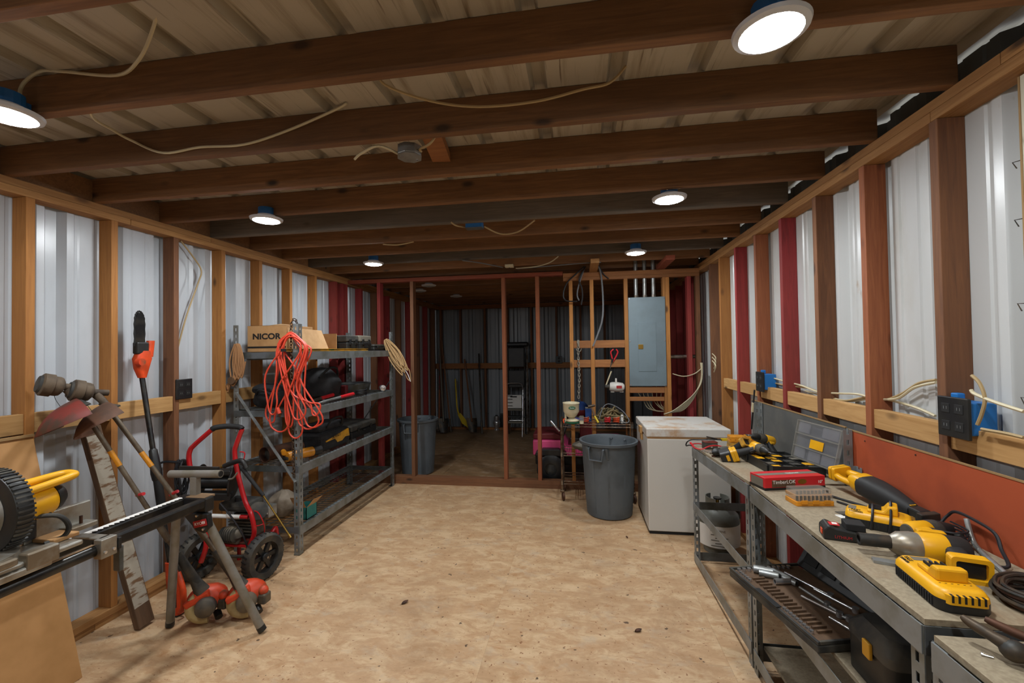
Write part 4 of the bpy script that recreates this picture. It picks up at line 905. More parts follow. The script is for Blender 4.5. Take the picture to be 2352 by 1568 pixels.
# ---- third shelf
t = thing('cardboard_tube', 'dusty brown pipe section with an open end on the third shelf', 'pipe', (-2.5, 3.3, Z3)); W = dict(parent=t, world=True)
MB().shell([(.058, 0), (.064, 0), (.064, .012), (.056, .02), (.056, .34), (.05, .34), (.05, .02)], 24, o=(-2.50, 3.12, Z3+.065), d=(.25, 1, 0)).build('pipe', 'rust_iron', smooth=True, **W); MB().cyl((-2.49, 3.16, Z3+.065), (-2.485, 3.18, Z3+.065), .049).build('pipe_core', 'dusty_black', smooth=True, **W)
t = thing('power_tool_bag', 'black and yellow tool bag on the third shelf', 'bag', (-2.36, 3.72, Z3), group='bags on the rack'); W = dict(parent=t, world=True)
MB().box(-2.52, -2.205, 3.46, 3.93, Z3, Z3+.17).build('bag_body', 'black_cloth', bevel=.05, seg=3, **W); MB().box(-2.47, -2.25, 3.49, 3.90, Z3+.16, Z3+.235).build('bag_top', 'black_cloth', bevel=.05, seg=3, **W)
FY = Matrix(((0, 0, 1, -2.204), (1, 0, 0, 3.70), (0, 1, 0, Z3+.11), (0, 0, 0, 1)))
MB(FY).prism([(-.20, -.01), (.17, .04), (.19, -.035), (.11, -.03), (.06, -.055), (-.02, -.055), (-.06, -.015), (-.20, -.02)], -.008, .004).build('side_panel', 'dusty_yellow', t, world=True)
text('DEWALT', 'panel_print', .034, tm((-2.1985, 3.66, Z3+.115), (0, 1, .05), (0, 0, 1)), 'print_black', t)
MB().tube(crv([(-2.24, 3.58, Z3+.20), (-2.22, 3.62, Z3+.27), (-2.22, 3.78, Z3+.27), (-2.24, 3.82, Z3+.20)], 4), .01, 6).build('handle', 'black_matt', smooth=True, **W)
t = thing('heat_gun', 'orange and black power tool lying at the near end of the third shelf', 'power tool', (-2.24, 3.3, Z3)); W = dict(parent=t, world=True)
MB().cyl((-2.33, 3.16, Z3+.045), (-2.24, 3.36, Z3+.045), .04).build('body', 'amber', smooth=True, **W); MB().cyl((-2.24, 3.36, Z3+.045), (-2.21, 3.43, Z3+.045), .043, .036).build('nose', 'black_plastic', smooth=True, **W)
MB().cyl((-2.30, 3.17, Z3+.03), (-2.375, 3.205, Z3+.03), .026, .028).build('handle', 'dusty_black', smooth=True, **W); MB().cyl((-2.35, 3.155, Z3+.075), (-2.385, 3.19, Z3+.08), .02).build('top_knob', 'amber', smooth=True, **W)
toolcase('flat dusty black case at the far end of the third shelf', -2.66, -2.25, 4.02, 4.55, Z3, .13, lid='dusty_black')
# ---- bottom shelf, near end
lump('plastic_bag', 'crumpled pale plastic bag at the near end of the bottom shelf', 'bag', (-2.44, 3.27, Z4+.10), (.12, .12, .115), 'plastic_bag', 8, wob=.16)
t = thing('cardboard_box', 'small open cardboard box with raised flaps on the bottom shelf', 'cardboard box', (-2.24, 3.28, Z4), group='cardboard boxes on the rack'); W = dict(parent=t, world=True)
b = MB().box(-2.29, -2.19, 3.20, 3.34, Z4, Z4+.005); b.box(-2.29, -2.285, 3.20, 3.34, Z4, Z4+.10); b.box(-2.195, -2.19, 3.20, 3.34, Z4, Z4+.10); b.box(-2.29, -2.19, 3.20, 3.205, Z4, Z4+.10); b.box(-2.29, -2.19, 3.335, 3.34, Z4, Z4+.10); b.build('box', 'print_teal', **W)
for vs in ([(-2.29, 3.199, Z4+.10), (-2.19, 3.199, Z4+.10), (-2.20, 3.15, Z4+.20), (-2.30, 3.15, Z4+.19)], [(-2.189, 3.20, Z4+.10), (-2.189, 3.34, Z4+.10), (-2.13, 3.33, Z4+.16), (-2.13, 3.21, Z4+.17)]):
    MB().add(vs, [(0, 1, 2, 3)]).build('flap', 'cardboard_pale', **W)
# ================================================================== around the partition
t = thing('electrical_panel', 'tall grey electrical panel mounted between the partition studs', 'electrical panel', (.747, YB, 1.15)); W = dict(parent=t, world=True)
MB().box(.553, .914, YB-.002, YB+.085, 1.16, 2.115).build('enclosure', 'panel_grey', **W)
MB().box(.549, .94, YB-.014, YB-.003, 1.150, 2.122).build('cover', 'panel_grey', bevel=.004, **W)
dr_ = MB().box(.647, .838, YB-.018, YB-.0142, 1.31, 1.845).build('door', 'panel_grey', bevel=.003, **W)
MB().box(.648, .700, YB-.024, YB-.018, 1.555, 1.605).build('door_latch', 'brass', dr_, bevel=.002, world=True)
for x_ in (.562, .927):
    for z_ in (1.165, 1.64, 2.107): MB().cyl((x_, YB-.017, z_), (x_, YB-.014, z_), .006).build('screw', 'chrome', **W)
for i, x_ in enumerate((.642, .735, .828)):
    cn_ = MB().cyl((x_, YB+.045, 2.116), (x_, YB+.045, 2.60), .021, n=16).build('conduit', 'galvanised', smooth=True, **W); MB().cyl((x_, YB+.045, 2.116), (x_, YB+.045, 2.15), .028, n=8).build('conduit_hub', 'worn_chrome', cn_, world=True)
z_ = gy(1570, 819, YB+.04).z
MB().cyl((.955, YB+.1, z_), (1.30, YB+.1, z_), .021, n=14).build('side_conduit', 'worn_chrome', smooth=True, **W); MB().cyl((.925, YB+.1, z_), (.956, YB+.1, z_), .028, n=10).build('conduit_fitting', 'black_plastic', **W)
q = random.Random(5)
def bundle(label, paths, m='cable_white', r=.005):
    t = thing('cable_bundle', label, 'cables', paths[0][0], group='cable bundles')
    for P_ in paths: MB().tube(crv(P_, 6), r, 6).build('cable', m, t, smooth=True, world=True)
bundle('loose cream cables dangling in loops under the grey electrical panel', [[(.64+.05*i, YB+.05, 1.165), (.644+.05*i, YB+.045+.004*i, 1.08), gy(1478+8*i, 920+4*(i % 3), YB+.10), gy(1488+9*i+q.uniform(-3, 3), 937+3*(i % 3), YB+.11), gy(1510+8*i, 944, YB+.11)] for i in range(6)])
bundle('bundle of cream cables sweeping down the corner stud right of the panel', [[(1.29+.002*i, YB-.006-.006*i, 1.40), gy(1611, 862+3*i, YB-.012-.007*i), gy(1603-2*i, 895+2*i, YB-.018-.007*i), gy(1586-3*i, 925, YB-.018-.007*i), gy(1566-4*i, 943, YB-.018-.007*i), gy(1545-4*i, 946+i, YB-.018-.007*i)] for i in range(6)])
cable('cream cable bowing from the panel stud to the corner stud', [gy(1545, 858, YB-.012), gy(1570, 864, YB-.014), gy(1595, 858, YB-.014), gy(1612, 845, YB-.01)], m='cable_white')
cable('grey cable drooping from the joists past the pine blocking', [gy(1374, 606, 4.80), gy(1381, 635, YB-.02), gy(1385, 690, YB-.02), gy(1383, 735, YB-.02), gy(1370, 775, YB-.02), gy(1362, 795, YB-.02)], m='cable_grey', r=.010)
cable('dark cable crossing the header right of the block', [gy(1374, 606, 4.79), gy(1385, 628, YB-.015), gy(1398, 640, YB-.015)], m='cable_black', r=.007)
for lb, pts, m in (('black looped cable end hanging left of the stud above the cart', [(1342, 612), (1322, 630), (1302, 650), (1294, 675), (1300, 690), (1326, 692)], 'cable_black'),
    ('grey cable with a hooked end hanging above the cart', [(1344, 612), (1334, 640), (1327, 665), (1326, 680), (1330, 690)], 'cable_grey'),
    ('black cable hanging straight above the cart', [(1345, 612), (1330, 640), (1336, 660), (1338, 680), (1335, 700)], 'cable_black')):
    cable(lb, [gy(a, b, YB-.02-.015*(len(lb) % 3)) for a, b in pts], m=m, r=.008)
# wires bunched on the corner stud
bundle('short cable stubs bunched on the stud above the freezer', [[gx(1636, 812+8*i, XR-.006-.012*i), gx(1644, 822+9*i, XR-.012-.012*i), gx(1640, 838+8*i, XR-.008-.012*i)] for i in range(3)])
# hanging chain
t = thing('hanging_chain', 'thin grey rope chain hanging from the pine blocking above the cart', 'chain', gy(1328, 912, YB-.012)); W = dict(parent=t, world=True)
links([gy(1328, 785, YB-.012), gy(1328, 820, YB-.012), gy(1331, 870, YB-.014), gy(1329, 912, YB-.014)], .030, .004, 'rope_grey')
MB().box(gy(1328, 780, YB).x-.012, gy(1328, 780, YB).x+.012, YB-.012, YB-.0035, 1.60, 1.665).build('hook_plate', 'rope_grey', **W)
MB().tube(crv([gy(1323, 800, YB-.014), gy(1326, 806, YB-.016), gy(1333, 806, YB-.016), gy(1335, 800, YB-.014)], 4), .004, 6).build('hook', 'rope_grey', smooth=True, **W)
# pliers and white power tool hanging there
t = thing('red_pliers', 'long nosed pliers with red grips hooked over the pine blocking', 'pliers', gy(1412, 810, YB-.02)); W = dict(parent=t, world=True)
for k in (-1, 1): MB().tube(crv([gy(1412+3*k, 802, YB-.016), gy(1411+8*k, 808, YB-.02), gy(1410+5*k, 818, YB-.02), gy(1408, 830, YB-.02)], 4), .008, 7).build('grip', 'red_plastic', smooth=True, **W)
MB().cyl(gy(1408, 824, YB-.02), gy(1405, 832, YB-.02), .014, .01).build('joint', 'black_plastic', smooth=True, **W); MB().cyl(gy(1405, 832, YB-.02), gy(1401, 846, YB-.02), .006, .003).build('jaw', 'steel_dark', smooth=True, **W)
o_ = gy(1417, 887, YB+.06)
t = thing('hanging_saw', 'white corded power tool hanging by its strap behind the partition', 'power tool', o_); W = dict(parent=t, world=True)
MB().lathe([(0, 0), (.04, 0), (.05, .02), (.055, .08), (.05, .14), (.03, .16), (0, .16)], 18, o=o_+V((-.08, 0, 0)), d=(1, 0, -.08)).build('body', 'white_enamel', smooth=True, **W)
MB().box(o_.x-.01, o_.x+.05, o_.y-.056, o_.y-.048, o_.z-.018, o_.z+.012).build('label', 'print_red', **W)
MB().box(o_.x-.02, o_.x+.0, o_.y-.02, o_.y+.02, o_.z+.045, o_.z+.09).build('depth_lever', 'white_enamel', bevel=.004, **W)
MB().cyl(o_+V((-.08, 0, .0)), o_+V((-.13, 0, .0)), .025, .02).build('gearbox', 'dusty_black', smooth=True, **W); MB().cyl(o_+V((-.12, -.0, .01)), o_+V((-.06, -.03, .17)), .008).build('strap', 'cream_plastic', smooth=True, **W)
for k in (-.05, .05): MB().box(o_.x+k-.02, o_.x+k+.02, o_.y-.01, o_.y+.01, o_.z-.066, o_.z-.055).build('foot', 'white_enamel', **W)
# ---- wire cart on casters
CX0, CX1, CY0, CY1 = -.188, .525, 4.515, 4.83
t = thing('wire_cart', 'rusty chrome wire cart on casters behind the grey trash can', 'cart', ((CX0+CX1)/2, (CY0+CY1)/2, 0)); W = dict(parent=t, world=True)
for x_ in (CX0, CX1):
    for y_ in (CY0, CY1):
        MB().cyl((x_, y_, .11), (x_, y_, .815), .0125).build('post', 'rusty_chrome', smooth=True, **W)
        fk = MB().box(x_-.022, x_+.022, y_-.02, y_+.02, .088, .112).build('caster_fork', 'rusty_chrome', bevel=.005, **W)
        c_ = MB().lathe([(0, -.014), (.03, -.014), (.044, -.01), (.044, .01), (.03, .014), (0, .014)], 18, o=(x_+.008, y_, .045), d=(1, .25, 0)).build('caster_wheel', 'rust_iron', fk, smooth=True, world=True)
for z_ in (.79, .49, .20):
    for dz in (0, -.028):
        for y_ in (CY0, CY1): MB().cyl((CX0, y_, z_+dz), (CX1, y_, z_+dz), .004, n=6).build('shelf_rail', 'rusty_chrome', **W)
        for x_ in (CX0, CX1): MB().cyl((x_, CY0, z_+dz), (x_, CY1, z_+dz), .004, n=6).build('shelf_rail', 'rusty_chrome', **W)
    b = MB(); x_ = CX0+.025
    while x_ < CX1: b.bar((x_, CY0, z_-.002), (x_, CY1, z_-.002), .003, .003); x_ += .025
    zz_ = []
    for i in range(25): zz_.append((CX0+(CX1-CX0)*i/24, CY0, z_-(.028 if i % 2 else 0)))
    b.tube(zz_, .0018, 4); b.build('wire_shelf', 'rusty_chrome', **W)
    for x_ in (CX0, CX1):
        for y_ in (CY0, CY1): MB().cyl((x_, y_, z_-.035), (x_, y_, z_+.008), .016, n=12).build('collar', 'worn_chrome', smooth=True, **W)
CT = .795
# ---- things on the cart
t = thing('hand_spreader', 'cream hand seed spreader with a green oval logo on the cart', 'spreader', (-.10, 4.58, CT)); W = dict(parent=t, world=True)
MB().shell([(.03, .055), (.055, .075), (.082, .12), (.085, .20), (.09, .205), (.088, .212), (.078, .20), (.075, .125), (.05, .085), (.02, .065)], 26, o=(-.085, 4.57, CT)).build('hopper', 'cream_plastic', smooth=True, **W)
MB().lathe([(0, .062), (.03, .062), (.048, .082), (0, .082)], 20, o=(-.085, 4.57, CT)).build('hopper_floor', 'cream_plastic', smooth=True, **W)
MB().lathe([(0, 0), (.075, 0), (.08, .008), (.03, .026), (0, .026)], 26, o=(-.075, 4.57, CT)).build('spinner', 'print_green', smooth=True, **W); MB().lathe([(0, .0265), (.07, .02), (.072, .027), (.02, .05), (0, .05)], 26, o=(-.075, 4.57, CT)).build('spinner_cover', 'cream_plastic', smooth=True, **W)
MB().box(-.155, -.135, 4.56, 4.58, CT+.0, CT+.10).build('bracket', 'cream_plastic', bevel=.004, **W); MB().tube(crv([(-.15, 4.52, CT+.05), (-.165, 4.50, CT+.04), (-.16, 4.49, CT+.01)], 3), .006, 6).build('trigger', 'orange_plastic', smooth=True, **W)
n_ = 20
MB(tm((-.075, 4.4835, CT+.165), (1, .08, 0), (0, 0, 1))).prism([(.036*math.cos(2*PI*i/n_), .016*math.sin(2*PI*i/n_)) for i in range(n_)], -.004, .003).build('logo_oval', 'print_green', t, world=True)
text('Scotts', 'logo_lettering', .018, tm((-.075, 4.480, CT+.165), (1, .08, 0), (0, 0, 1)), 'print_white', t)
q = random.Random(21); P = []
for i in range(95):
    a = i*.83; r = .03+.12*q.random(); P.append((.31+r*math.cos(a)*1.3, 4.66+r*math.sin(a)*.6, CT+.012+.20*q.random()*(1-r/.19)))
tag(MB().tube(crv(P, 3), .008, 5).build('strap_pile', 'web_strap', smooth=True), 'tangled pile of olive ratchet straps on the cart', 'straps')
P = [(.20, 4.56, CT+.04), (.24, 4.60, CT+.15), (.29, 4.62, CT+.19), (.35, 4.61, CT+.18), (.42, 4.60, CT+.14), (.47, 4.58, CT+.09), (.50, 4.55, CT+.03), (.46, 4.53, CT+.01), (.40, 4.55, CT+.04)]
tag(MB().tube(crv(P, 6), .0045, 6).build('cord_loop', 'cable_grey', smooth=True), 'thin grey cord arching over the strap pile on the cart', 'cord')
for i, (x_, y_, m, lb) in enumerate(((.37, 4.55, 'orange_plastic', 'orange bungee cord coiled at the front of the cart'), (.28, 4.55, 'red_plastic', 'red bungee cord beside the strap pile on the cart'), (.06, 4.56, 'orange_red', 'dull orange cord coil in the middle of the cart'))):
    P = [(x_+.028*math.cos(a*.9)*(1+.2*math.sin(a)), y_+.02*math.sin(a*.9), CT+.010+.0025*a) for a in range(22)]
    t = thing('bungee_cord', lb, 'bungee cord', (x_, y_, CT), group='bungee cords on the cart'); MB().tube(crv(P, 3), .006, 6).build('cord', m, t, smooth=True, world=True); MB().tube(crv([P[-1], (x_+.04, y_, CT+.055), (x_+.05, y_, CT+.035)], 3), .003, 5).build('hook', 'galvanised', t, smooth=True, world=True)
t = thing('white_tag', 'small white plastic handle at the right end of the cart', 'handle', (.43, 4.56, CT)); MB().box(.42, .445, 4.555, 4.565, CT, CT+.09).build('grip', 'paper_white', t, bevel=.004, world=True); MB().cyl((.432, 4.554, CT+.07), (.432, 4.566, CT+.07), .006).build('hole', 'black_matt', t, world=True)
t = thing('claw_hammer', 'hammer with a yellow handle end leaning among the tools on the cart', 'hammer', (.16, 4.55, CT)); W = dict(parent=t, world=True)
MB().cyl((.19, 4.50, CT+.014), (.155, 4.54, CT+.075), .011, .01).build('grip', 'yellow_handle', smooth=True, **W); MB().cyl((.155, 4.54, CT+.075), (.12, 4.60, CT+.17), .010).build('handle', 'weathered_plank', smooth=True, **W); MB().cyl((.09, 4.585, CT+.165), (.16, 4.60, CT+.18), .016, .012).build('head', 'tool_iron', smooth=True, **W)
t = thing('blue_tin', 'small dark blue carton standing at the back of the cart', 'carton', (.10, 4.70, CT)); MB().box(.06, .125, 4.66, 4.72, CT, CT+.135).build('carton', 'blue_cloth', t, bevel=.004, world=True); MB().box(.062, .123, 4.662, 4.718, CT+.1355, CT+.145).build('lid', 'print_grey', t, bevel=.003, world=True)
t = thing('glass_jar', 'small clear jar with a cream base beside the spreader on the cart', 'jar', (.02, 4.53, CT)); MB().lathe([(0, .0), (.022, 0), (.022, .03), (0, .03)], 14, o=(.02, 4.52, CT)).build('base', 'cream_plastic', t, smooth=True, world=True); MB().lathe([(.0, .031), (.026, .031), (.028, .07), (.022, .08), (0, .08)], 14, o=(.02, 4.52, CT)).build('jar', 'clear_dirty', t, smooth=True, world=True)
lump('rag_bundle', 'crumpled grey rag on the middle shelf of the cart', 'rag', (.05, 4.62, .497+.05), (.13, .10, .06), 'print_grey', 31, wob=.2)
t = thing('purple_case', 'flat bluish tool case lying at the front edge of the cart top', 'case', (.03, 4.7, CT)); MB().box(-.05, .055, 4.665, 4.78, CT, CT+.02).build('case', 'purple_plastic', t, bevel=.004, world=True); MB().box(-.04, .045, 4.66, 4.665, CT+.005, CT+.015).build('latch', 'black_plastic', t, world=True)
# ---- trash cans
def trash(label, c, rb, rt, H, m='grey_plastic', rot=0):
    c = V(c); t = thing('trash_can', label, 'trash can', c, rot, group='grey trash cans')
    MB().shell([(rb-.02, 0), (rb, .012), (rb+(rt-rb)*.4, H*.42), (rt-.012, H-.05), (rt-.010, H-.03), (rt+.012, H-.028), (rt+.014, H-.004), (rt+.004, H), (rt-.008, H-.004), (rt-.018, H-.03), (rb+(rt-rb)*.4-.006, H*.42), (rb-.008, .02), (rb-.02, .016)], 48).build('bin', m, t, smooth=True)
    MB().lathe([(0, .006), (rb-.01, .006), (rb-.01, .014), (0, .014)], 36).build('bottom', m, t, smooth=True)
    for an in (-PI/2-.45, PI/2-.45):
        M = Matrix.Rotation(an, 4, 'Z'); rr_ = rt-.02
        h = MB(M).tube([(rr_-.02, -.07, H-.035), (rr_+.028, -.072, H-.05), (rr_+.03, -.062, H-.15), (rr_+.03, .062, H-.15), (rr_+.028, .072, H-.05), (rr_-.02, .07, H-.035)], .011, 8).build('handle', m, t, smooth=True)
        b = MB(M)
        for k in (-1, 1): b.loft([[V((rr_-.02+dx, k*.095+dy, z)) for dx, dy in ((0, -.012), (.035*s_, -.012), (.035*s_, .012), (0, .012))] for z, s_ in ((H-.035, 1), (H-.14, .2))])
        b.build('handle_gusset', m, h)
    for i in range(10):
        an = i*2*PI/10+.3; M = Matrix.Rotation(an, 4, 'Z'); MB(M).bar((rb+.001, 0, .05), (rb+(rt-rb)*.8-.008, 0, H-.17), .02, .006, (1, 0, 0)).build('rib', m, t)
    return t
trash('grey round trash can in front of the wire cart and white freezer', (.268, 4.235, 0), .212, .262, .70, rot=-.05)
trash('grey trash can in the dark store behind the partition stud', (-2.08, 5.36, 0), .20, .25, .70, rot=.4)
# ---- chest freezer
t = thing('chest_freezer', 'white chest freezer with rust stains on its lid beside the trash can', 'freezer', (.89, 4.12, 0)); W = dict(parent=t, world=True)
MB().box(.562, 1.222, 3.790, 4.45, .025, .80).build('cabinet', 'white_enamel', bevel=.008, **W)
MB().box(.568, 1.216, 3.796, 4.444, .80, .816).build('gasket', 'cardboard_pale', **W)
MB().box(.555, 1.228, 3.780, 4.456, .8165, .888).build('lid', 'stained_enamel', bevel=.008, **W)
MB().box(.57, 1.21, 3.80, 4.44, 0, .024).build('plinth', 'black_matt', **W)
MB().box(.535, .558, 4.02, 4.12, .80, .86).build('lid_latch', 'pale_block', bevel=.004, **W); MB().box(.545, .561, 4.03, 4.11, .74, .80).build('latch_catch', 'pale_block', bevel=.003, **W)
# ---- gas cylinder
t = thing('gas_cylinder', 'grey gas cylinder with a white label standing behind the bench frame', 'gas cylinder', (1.045, 3.565, 0)); o_ = (1.045, 3.565, 0)
MB().lathe([(0, .03), (.10, .03), (.14, .06), (.153, .10), (.153, .24), (.145, .285), (.10, .325), (.05, .34), (0, .343)], 30).build('tank', 'tank_grey', t, smooth=True)
MB().lathe([(.1542, .07), (.1545, .075), (.1545, .225), (.1542, .23)], 30).build('label', 'paper_white', t, smooth=True)
MB().shell([(.10, 0), (.105, 0), (.105, .06), (.10, .06)], 24).build('foot_ring', 'tank_grey', t, smooth=True)
b = MB(); b.lathe([(.085, .31), (.085, .41), (.079, .41), (.079, .31)], 20, a0=.4, a1=2.6); b.lathe([(.085, .31), (.085, .41), (.079, .41), (.079, .31)], 20, a0=3.5, a1=5.8); b.build('collar', 'tank_grey', t, smooth=True)
MB().cyl((0, 0, .34), (0, 0, .39), .014).build('valve', 'brass', t, smooth=True); MB().lathe([(0, 0), (.028, 0), (.03, .012), (0, .014)], 10, o=(0, 0, .39)).build('hand_wheel', 'dusty_black', t)
for i in range(5):
    a_ = -PI/2-.28; MB(Matrix.Rotation(a_+.18*(i % 2), 4, 'Z')).box(.1546, .1552, -.05, .04-.012*(i % 3), .085+.02*i, .091+.02*i).build('printed_line', 'print_grey', t)
text('PROPANE', 'label_print', .024, tm((o_[0]-.045, o_[1]-.152, .20), (.96, -.28, 0), (0, 0, 1)), 'print_grey', t)
# ================================================================== dark store behind the partition
def handle_tool(name, label, cat, p0, p1, r, m, head=None, hm='tool_iron', grip=None):
    p0, p1 = V(p0), V(p1); t = thing(name, label, cat, p0, group='long handled tools in the dark store'); W = dict(parent=t, world=True); d = (p1-p0).normalized(); L = (p1-p0).length; sd = V((1, 0, 0))
    MB().cyl(p0+d*(.02 if not head else .22), p1, r).build('handle', m, smooth=True, **W)
    if head == 'shovel':
        n = d.cross(sd)
        MB().grid(lambda u, v: p0+d*(.02+.27*v)+sd*(u-.5)*(.21*(1-.35*(1-v)**2) if v < .8 else .2)+n*(.03*(1-(2*u-1)**2)), 6, 5, .003, n).build('blade', hm, smooth=True, **W)
    elif head == 'rake':
        MB().bar(p0+d*.06-sd*.17, p0+d*.06+sd*.17, .02, .012).build('head', hm, **W); MB().cyl(p0+d*.06, p0+d*.23, .009).build('socket', hm, **W)
        for i in range(9): MB().cyl(p0+d*.06+sd*(i-4)*.04, p0+V((0, -.04, .004))+sd*(i-4)*.04, .004).build('tine', hm, **W)
    elif head == 'bar':
        MB().cyl(p0+d*.01, p0+d*.25, r*1.3).build('socket', hm, **W)
    if grip: MB().bar(p1-sd*.055, p1+sd*.055, .03, .025).build('d_grip', grip, bevel=.006, **W)
YW = YE-.14
tools = [('shovel', 'dark handled shovel farthest left in the corner of the dark store', 982, 1000, 815, 'shovel', 'dull_red'), ('rake', 'rake with a reddish handle in the corner of the dark store', 991, 1008, 840, 'rake', 'rust_upright'), ('shovel', 'shovel with a grey handle in the corner of the dark store', 1003, 1020, 800, 'shovel', 'print_grey'),
    ('hoe', 'tall brown handled tool leaning beside the yellow tool', 1014, 1036, 782, 'bar', 'brown_upright'), ('spade', 'dark spade leaning right beside the yellow tool', 1067, 1087, 825, 'shovel', 'brown_upright'), ('digging_bar', 'thin dark rod leaning against the far wall', 1100, 1107, 812, 'bar', 'tool_iron')]
for i, (nm, lb, xt, xb, yt, hd, m) in enumerate(tools):
    base = gz(xb, 990, 0.012); base.y = YE-.45-.08*(i % 3); base.x = max(-2.66, gy(xb, 985, base.y).x)
    handle_tool(nm, lb, nm.replace('_', ' '), base, V((max(-2.74, gy(xt, yt, YW).x), YW, gy(xt, yt, YW).z)), .016, m, hd)
t = thing('yellow_tool', 'bright yellow curved scythe-like tool leaning in the dark store', 'garden tool', gz(1080, 988, .01)); W = dict(parent=t, world=True)
yy = 8.05
MB().tube(crv([gy(1046, 870, YW), gy(1048, 905, 8.2), gy(1050, 935, 8.12), gy(1054, 952, yy)], 5), .016, 8).build('handle', 'yellow_handle', smooth=True, **W)
MB().loft([[gy(1054+a, 950+b, yy)+V((0, c, 0)) for a, b, c in ((-3, 2, 0), (3, -2, 0), (3, -2, .02), (-3, 2, .02))], [gy(1066+a, 969+b, yy)+V((0, c, 0)) for a, b, c in ((-5, 3, 0), (5, -4, 0), (5, -4, .02), (-5, 3, .02))], [gy(1081+a, 985+b, yy)+V((0, c, 0)) for a, b, c in ((-1, 1, 0), (1, -1, 0), (1, -1, .02), (-1, 1, .02))]]).build('blade', 'yellow_handle', bevel=.004, **W)
# ladders
def ladder(name, label, x0, x1, y, H, treads, m, tm_, top=True, slab=None):
    t = thing(name, label, 'step ladder', ((x0+x1)/2, y, 0), group='step ladders in the dark store'); W = dict(parent=t, world=True)
    for x_ in (x0, x1):
        MB().cyl((x_, y-.18, .0), (x_, y+.02, H), .012).build('front_leg', m, smooth=True, **W); MB().cyl((x_, y+.17, .0), (x_, y+.03, H*.93), .011).build('back_leg', m, smooth=True, **W)
    for z_ in treads:
        yc = y-.18+.2*z_/H; MB().box(x0, x1, yc-.05, yc+.07, z_, z_+.03).build('tread', tm_, bevel=.006, **W)
    if top: MB().box(x0-.03, x1+.03, y-.05, y+.10, H-.04, H+.05).build('top_tray', tm_, bevel=.03, **W)
    else: MB().tube(crv([(x0, y+.01, H-.03), (x0+.03, y+.02, H+.07), ((x0+x1)/2, y+.02, H+.09), (x1-.03, y+.02, H+.07), (x1, y+.01, H-.03)], 5), .012, 8).build('hand_rail', m, smooth=True, **W)
    if slab: MB().box(x0+.015, x1-.015, y-.09, y-.07, slab[0], slab[1]).build('side_panel', slab[2], bevel=.006, **W)
    for z_ in (H*.28,): MB().cyl((x0, y+.14, z_), (x1, y+.14, z_), .009).build('brace', m, smooth=True, **W)
    return t
ladder('step_ladder', 'tall black step ladder with a wide top tray against the far wall', -1.33, -.965, 8.12, 1.66, (.30, .62, .94, 1.26), 'worn_chrome', 'black_plastic')
t = ladder('step_stool', 'small white step stool standing in front of the tall ladder', -1.34, -1.02, 7.86, .86, (.24, .46), 'chrome', 'print_grey', False, (.50, .74, 'paper_white'))
for z_ in (.78, .72, .66, .6): MB().box(-1.30, -1.20, 7.757, 7.7605, z_-.06, z_-.05).build('printed_line', 'print_black', t, world=True)
MB().box(-1.24, -1.12, 7.76, 7.768, .70, .72).build('hand_slot', 'black_matt', t, world=True)
t = thing('folded_chair', 'black folded chair leaning inside the tall ladder', 'chair', (-1.15, 7.98, 0)); W = dict(parent=t, world=True)
MB().box(-1.30, -1.0, 7.955, 7.975, 1.24, 1.60).build('backrest', 'black_plastic', bevel=.02, **W); MB().box(-1.30, -1.0, 7.955, 7.975, .86, 1.18).build('seat', 'black_plastic', bevel=.02, **W)
for x_ in (-1.31, -.99): MB().cyl((x_, 7.97, 0), (x_, 7.98, 1.62), .011).build('leg', 'black_tube', smooth=True, **W)
c_ = gz(1141, 988, 0); 
t = thing('silver_lantern', 'shiny silver waisted ornament standing before the far wall', 'ornament', (c_.x, c_.y, 0)); MB().lathe([(0, 0), (.05, 0), (.055, .02), (.035, .03), (.05, .09), (.075, .15), (.06, .19), (.045, .20), (.05, .22), (.05, .28), (0, .28)], 20).build('body', 'chrome', t, smooth=True); MB().lathe([(0, .281), (.03, .281), (.02, .30), (0, .30)], 12).build('cap', 'black_plastic', t, smooth=True)
t = thing('dark_bin', 'dark square bin behind the silver ornament', 'bin', (c_.x-.05, c_.y+.28, 0)); MB().box(-.15, .15, -.11, .11, 0, .29).build('bin', 'black_plastic', t, bevel=.01); MB().box(-.155, .155, -.115, .115, .29, .305).build('rim', 'dusty_black', t, bevel=.004)
outlet_b = thing('outlet_box', 'black outlet box on the far wall rail behind the cart', 'outlet', (gy(1284, 828, YE-.13).x, YE-.135, 1.36), group='outlet boxes')
MB().box(-.06, .06, -.02, .0, -.07, .07).build('face_plate', 'black_plastic', outlet_b, bevel=.004); MB().box(-.05, .05, .0005, .05, -.06, .06).build('box', 'black_matt', outlet_b)
for k in (-1, 1): MB().box(-.017, .017, -.023, -.02, .03*k-.016, .03*k+.016).build('socket', 'black_matt', outlet_b)
# ---- pink ride-on car
t = thing('toy_car', 'pink ride-on toy car with black wheels behind the wire cart', 'toy car', (-.05, 5.5, 0)); W = dict(parent=t, world=True)
def side(x, z, y0, y1, m, name, bev=.015): MB(Matrix(((1, 0, 0, 0), (0, 0, 1, 0), (0, 1, 0, 0), (0, 0, 0, 1)))).prism(list(zip(x, z)), y0, y1).build(name, m, t, bevel=bev, world=True)
side([-.56, .50, .50, .10, .05, -.15, -.20, -.56], [.30, .30, .47, .47, .40, .40, .48, .48], 5.16, 5.72, 'pink_plastic', 'body')
side([-.56, -.22, -.22, -.30, -.56], [.482, .482, .53, .56, .55], 5.20, 5.68, 'dark_red', 'hood')
side([-.54, .48, .48, -.54], [.17, .17, .30, .30], 5.24, 5.64, 'black_plastic', 'chassis')
side([-.53, -.15, -.17, -.25, -.43, -.51], [.32, .32, .37, .40, .40, .37], 5.05, 5.16, 'black_plastic', 'wheel_arch', .01)
